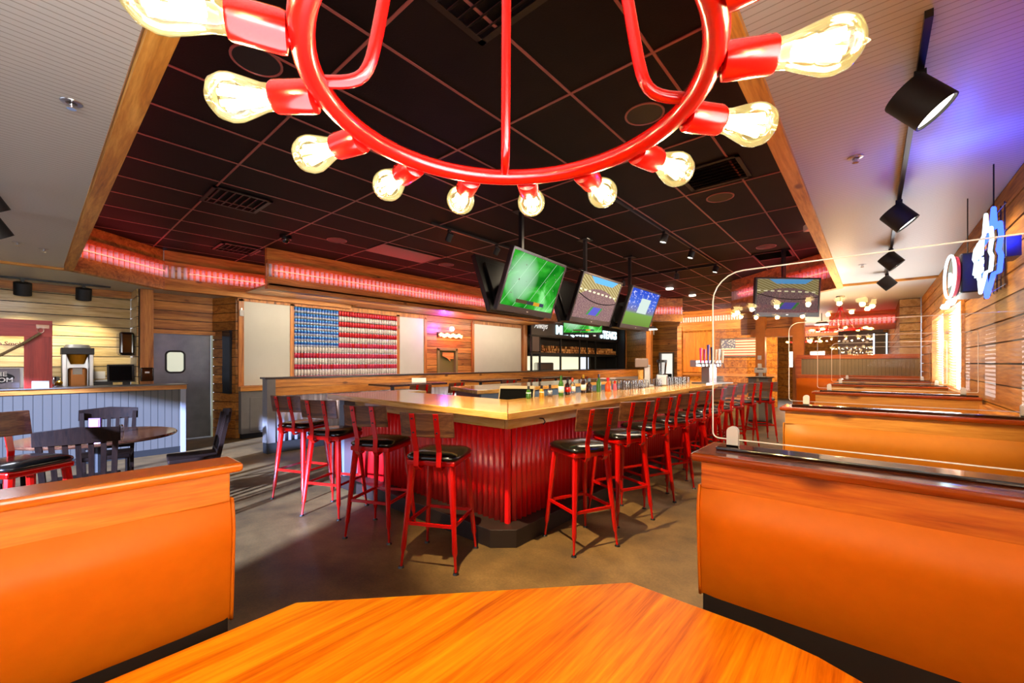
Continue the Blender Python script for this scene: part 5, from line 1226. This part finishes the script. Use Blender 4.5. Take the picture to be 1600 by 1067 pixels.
MB().cyl((0, 0, 0), (0, 0, 0.06), 0.022, 0.018).build('jar', 'glassy', t); MB().cyl((0, 0, 0.06), (0, 0, 0.08), 0.02, 0.012).build('lid', 'chrome', t)
def make_chair():
    """faces +Y (towards the table)"""
    t = thing('dining_chair', 'chair', 'chair', group='dark slat back chairs at the round table')
    for sx in (-1, 1):
        MB().tube([(sx * 0.19, 0.20, 0), (sx * 0.19, 0.19, 0.43)], 0.019, 8).build('leg', 'chairwood', t)
        MB().bar((sx * 0.20, -0.27, 0), (sx * 0.205, -0.20, 0.45), 0.035, 0.04).build('leg', 'chairwood', t)
        MB().bar((sx * 0.205, -0.20, 0.43), (sx * 0.225, -0.29, 0.90), 0.036, 0.04).build('back_post', 'chairwood', t)
    MB().bb(-0.22, 0.22, -0.21, 0.23, 0.42, 0.465).build('seat', 'chairwood', t, bevel=0.012)
    b = MB(); rows = []
    V = []
    for (z, dy) in ((0.815, 0.0), (0.935, -0.02)):
        for off in (0, -0.022):
            V.append([b.bm.verts.new((-0.255 + 0.51 * i / 12, -0.275 + dy + off - 0.03 * (1 - ((i - 6) / 6) ** 2), z + (0.022 * (1 - abs(i - 6) / 6) if z > 0.9 else -0.0))) for i in range(13)])
    V = [V[0], V[1], V[3], V[2]]
    for i in range(12):
        for q in range(4): A, B = V[q], V[(q + 1) % 4]; b.bm.faces.new((A[i], A[i + 1], B[i + 1], B[i]))
    b.bm.faces.new([V[q][0] for q in range(4)]); b.bm.faces.new([V[q][12] for q in range(4)])
    b.build('top_rail', 'chairwood', t, bevel=0.004)
    MB().bar((-0.21, -0.21, 0.50), (0.21, -0.21, 0.50), 0.03, 0.03).build('lower_rail', 'chairwood', t)
    for k in range(5):
        x = -0.14 + 0.07 * k; MB().bar((x, -0.212, 0.50), (x * 1.08, -0.295, 0.83), 0.034, 0.012).build('slat', 'chairwood', t)
    for sx in (-1, 1): MB().bar((sx * 0.195, -0.24, 0.22), (sx * 0.19, 0.195, 0.22), 0.02, 0.02).build('stretcher', 'chairwood', t)
    return t
ch = make_chair(); u = False
for (x, y), a, lb in (((-5.22, 0.30), 80, 'dark slat back chair nearest the camera at the round table'), ((-6.55, 0.55), -100, 'dark slat back chair between the round table and the service counter'),
                      ((-6.02, -0.30), -20, 'dark slat back chair at the left side of the round table'), ((-5.70, 1.18), 172, 'dark slat back chair seen from the side right of the round table')):
    place(ch, u, (x, y, 0), R_(a), lb, 'dark slat back chairs at the round table'); u = True

# ------------------------------------------------------------------ neon signs
ns = thing('neon_bar_sign', 'small red and blue neon beer sign between the wall panels', 'neon sign', (XF + 0.06, 8.05, 2.36))
MB().ball((0.02, 0.05, 0.12), 0.07).build('lamp_ball', emis('violet_lamp', (0.6, 0.4, 1.0), 9), ns, smooth=True)
MB().tube([(0.03, -0.42 + 0.84 * i / 40, 0.045 * math.sin(i * 1.9) - 0.08) for i in range(41)], 0.032, 6).build('script_tube', emis('orange_red_neon', (1.0, 0.22, 0.06), 14), ns, smooth=True)
MB().bb(-0.05, -0.01, -0.45, 0.45, -0.15, 0.0).build('backing', 'black', ns)
light('neon_blue_spill', 'POINT', (XF + 0.25, 7.65, 2.48), 34, (0.22, 0.03, 1.0), size=0.05)
light('neon_red_spill', 'POINT', (XF + 0.35, 8.05, 2.24), 16, (1.0, 0.12, 0.06), size=0.1)
# oval sign and star-shaped sign hanging in front of the window wall
os_ = thing('oval_neon_sign', 'oval white neon sign with red and grey disc on the window wall', 'neon sign', (0.47, 4.85, 2.17), 0)
def ovp(ry, rz, n=40, x=0): return [(x, ry * math.cos(2 * PI * i / n), rz * math.sin(2 * PI * i / n)) for i in range(n)]
MB().tube(ovp(0.30, 0.165), 0.010, 8, closed=True).build('neon_ring', 'neonwhite', os_, smooth=True)
N = NT('red_and_grey_disc'); v = N.xyz(N.coord())
s_ = N.math('GREATER_THAN', N.math('ADD', N.math('MULTIPLY', v[1], -1.0), N.math('MULTIPLY', v[2], -0.6)), 0.0)
cc_ = N.mix(s_, '6a7468', 'a02838')
N.link(cc_, N.b.inputs['Base Color']); N.link(cc_, N.b.inputs['Emission Color']); N.b.inputs['Emission Strength'].default_value = 0.5
MB().lathe([(0.155, -0.004), (0.155, 0.012)], 36, Matrix.Translation((0.02, 0, 0)) @ Matrix.Diagonal((1, 1.82, 1, 1)) @ Matrix.Rotation(PI / 2, 4, 'Y')).build('disc', N.m, os_)
MB().bb(0.035, 0.20, -0.24, 0.24, -0.16, 0.14).build('box_body', 'black', os_, bevel=0.01)
text('lettering', 'Lite', (0.010, 0.17, -0.06), 0.16, 'neonwhite', os_, rot=(PI / 2, 0, -PI / 2), ext=0.003, shear=0.3, off=0.003, sx=1.0)
MB().tube([(-0.01, -0.32 + 0.60 * i / 12, -0.22 - 0.012 * math.sin(i)) for i in range(13)], 0.018, 8).build('lower_tube', emis('cyan_white_neon', (0.6, 1.0, 1.0), 7), os_, smooth=True)
MB().cyl((0.10, 0, 0.14), (0.10, 0, ZC - 2.17), 0.004, seg=6).build('hanger', 'black', os_)
ss = thing('star_neon_sign', 'blue and white neon beer sign in a jagged outline on the window wall', 'neon sign', (0.55, 4.12, 2.19), 0)
outl = [(-0.06, -0.24), (0.12, -0.13), (0.26, -0.14), (0.30, -0.06), (0.24, -0.02), (0.30, 0.05), (0.27, 0.12), (0.16, 0.12), (0.12, 0.24), (0.06, 0.12), (-0.10, 0.10), (-0.24, 0.09), (-0.30, 0.03), (-0.22, -0.01), (-0.28, -0.08), (-0.12, -0.09)]
MB().tube([(0, -p[0], p[1]) for p in outl], 0.010, 8, closed=True).build('outline_tube', 'neonwhite', ss, smooth=True)
MB().tube([(0.03, -p[0] * 1.14, p[1] * 1.12) for p in outl], 0.012, 8, closed=True).build('blue_outline_tube', 'neonblue', ss, smooth=True)
text('lettering', 'Bud', (-0.005, 0.17, 0.00), 0.15, 'neonwhite', ss, rot=(PI / 2, 0, -PI / 2), ext=0.004, shear=0.3, off=0.005)
text('lettering', 'Light', (-0.005, 0.22, -0.11), 0.14, 'neonwhite', ss, rot=(PI / 2, 0, -PI / 2), ext=0.004, shear=0.3, off=0.005)
b = MB()
for k in range(7): b.cyl((0.05, -0.30 + 0.10 * k, -0.26), (0.05, -0.30 + 0.10 * k, 0.26), 0.003, seg=5)
for k in range(4): b.cyl((0.05, -0.34, -0.24 + 0.16 * k), (0.05, 0.34, -0.24 + 0.16 * k), 0.003, seg=5)
b.cyl((0.05, 0.0, 0.26), (0.05, 0.0, ZC - 2.19), 0.004, seg=6)
b.build('wire_frame', 'black', ss)
MB().bb(0.07, 0.13, -0.22, -0.02, -0.06, 0.06).build('transformer', 'black', ss)
light('blue_neon_spill', 'POINT', (XW - 0.10, 3.75, 2.26), 7, (0.02, 0.03, 1.0), size=0.05)
light('blue_neon_spill_ceiling', 'POINT', (XW - 0.34, 3.55, 2.58), 5, (0.03, 0.10, 1.0), size=0.05)
t = thing('cord_bracket', 'tan tag and black bracket on the wall right of the star sign', 'bracket', (XW - 0.02, 2.75, 2.30))
MB().bb(-0.10, 0.0, -0.01, 0.01, -0.01, 0.01).build('bracket_arm', 'black', t); MB().bb(-0.14, -0.10, -0.02, 0.02, -0.03, 0.02).build('tag', mat('tan_tag', 'c08a48', 0.5), t)

# ------------------------------------------------------------------ spot over the stools, then added fill lamps without fixtures
light('stool_spot', 'SPOT', (-1.85, 1.30, ZD - 0.05), 950, (1.0, 0.74, 0.40), target=(-1.5, 4.2, 0), size=0.02, spot=75, blend=0.4)
light('bar_wash', 'AREA', (-2.5, 5.6, ZD - 0.10), 90, (1.0, 0.80, 0.55), target=(-2.9, 5.6, 0), size=0.3, sizey=5.0)
light('flag_wash', 'AREA', (-8.3, 6.9, 2.74), 62, (1.0, 0.87, 0.66), target=(-9.6, 6.9, 1.6), size=8.2, sizey=0.2)
light('aisle_light', 'AREA', (-0.2, 5.5, ZC - 0.08), 30, (1.0, 0.80, 0.58), target=(-0.6, 5.5, 0), size=0.3, sizey=6)
light('far_room_light', 'AREA', (-2.6, 13.0, 2.6), 240, (1.0, 0.70, 0.38), target=(-3.4, 17, 1.4), size=2.0, sizey=1.0)
light('hall_light', 'POINT', (-6.4, 14.6, 2.7), 90, (1.0, 0.72, 0.42), size=0.1)  # added to brighten the far wood column, no lamp modelled here
light('counter_light', 'AREA', (-7.0, -0.6, ZC - 0.06), 35, (0.85, 0.88, 1.0), target=(-7.0, -0.6, 0), size=1.0, sizey=1.0)
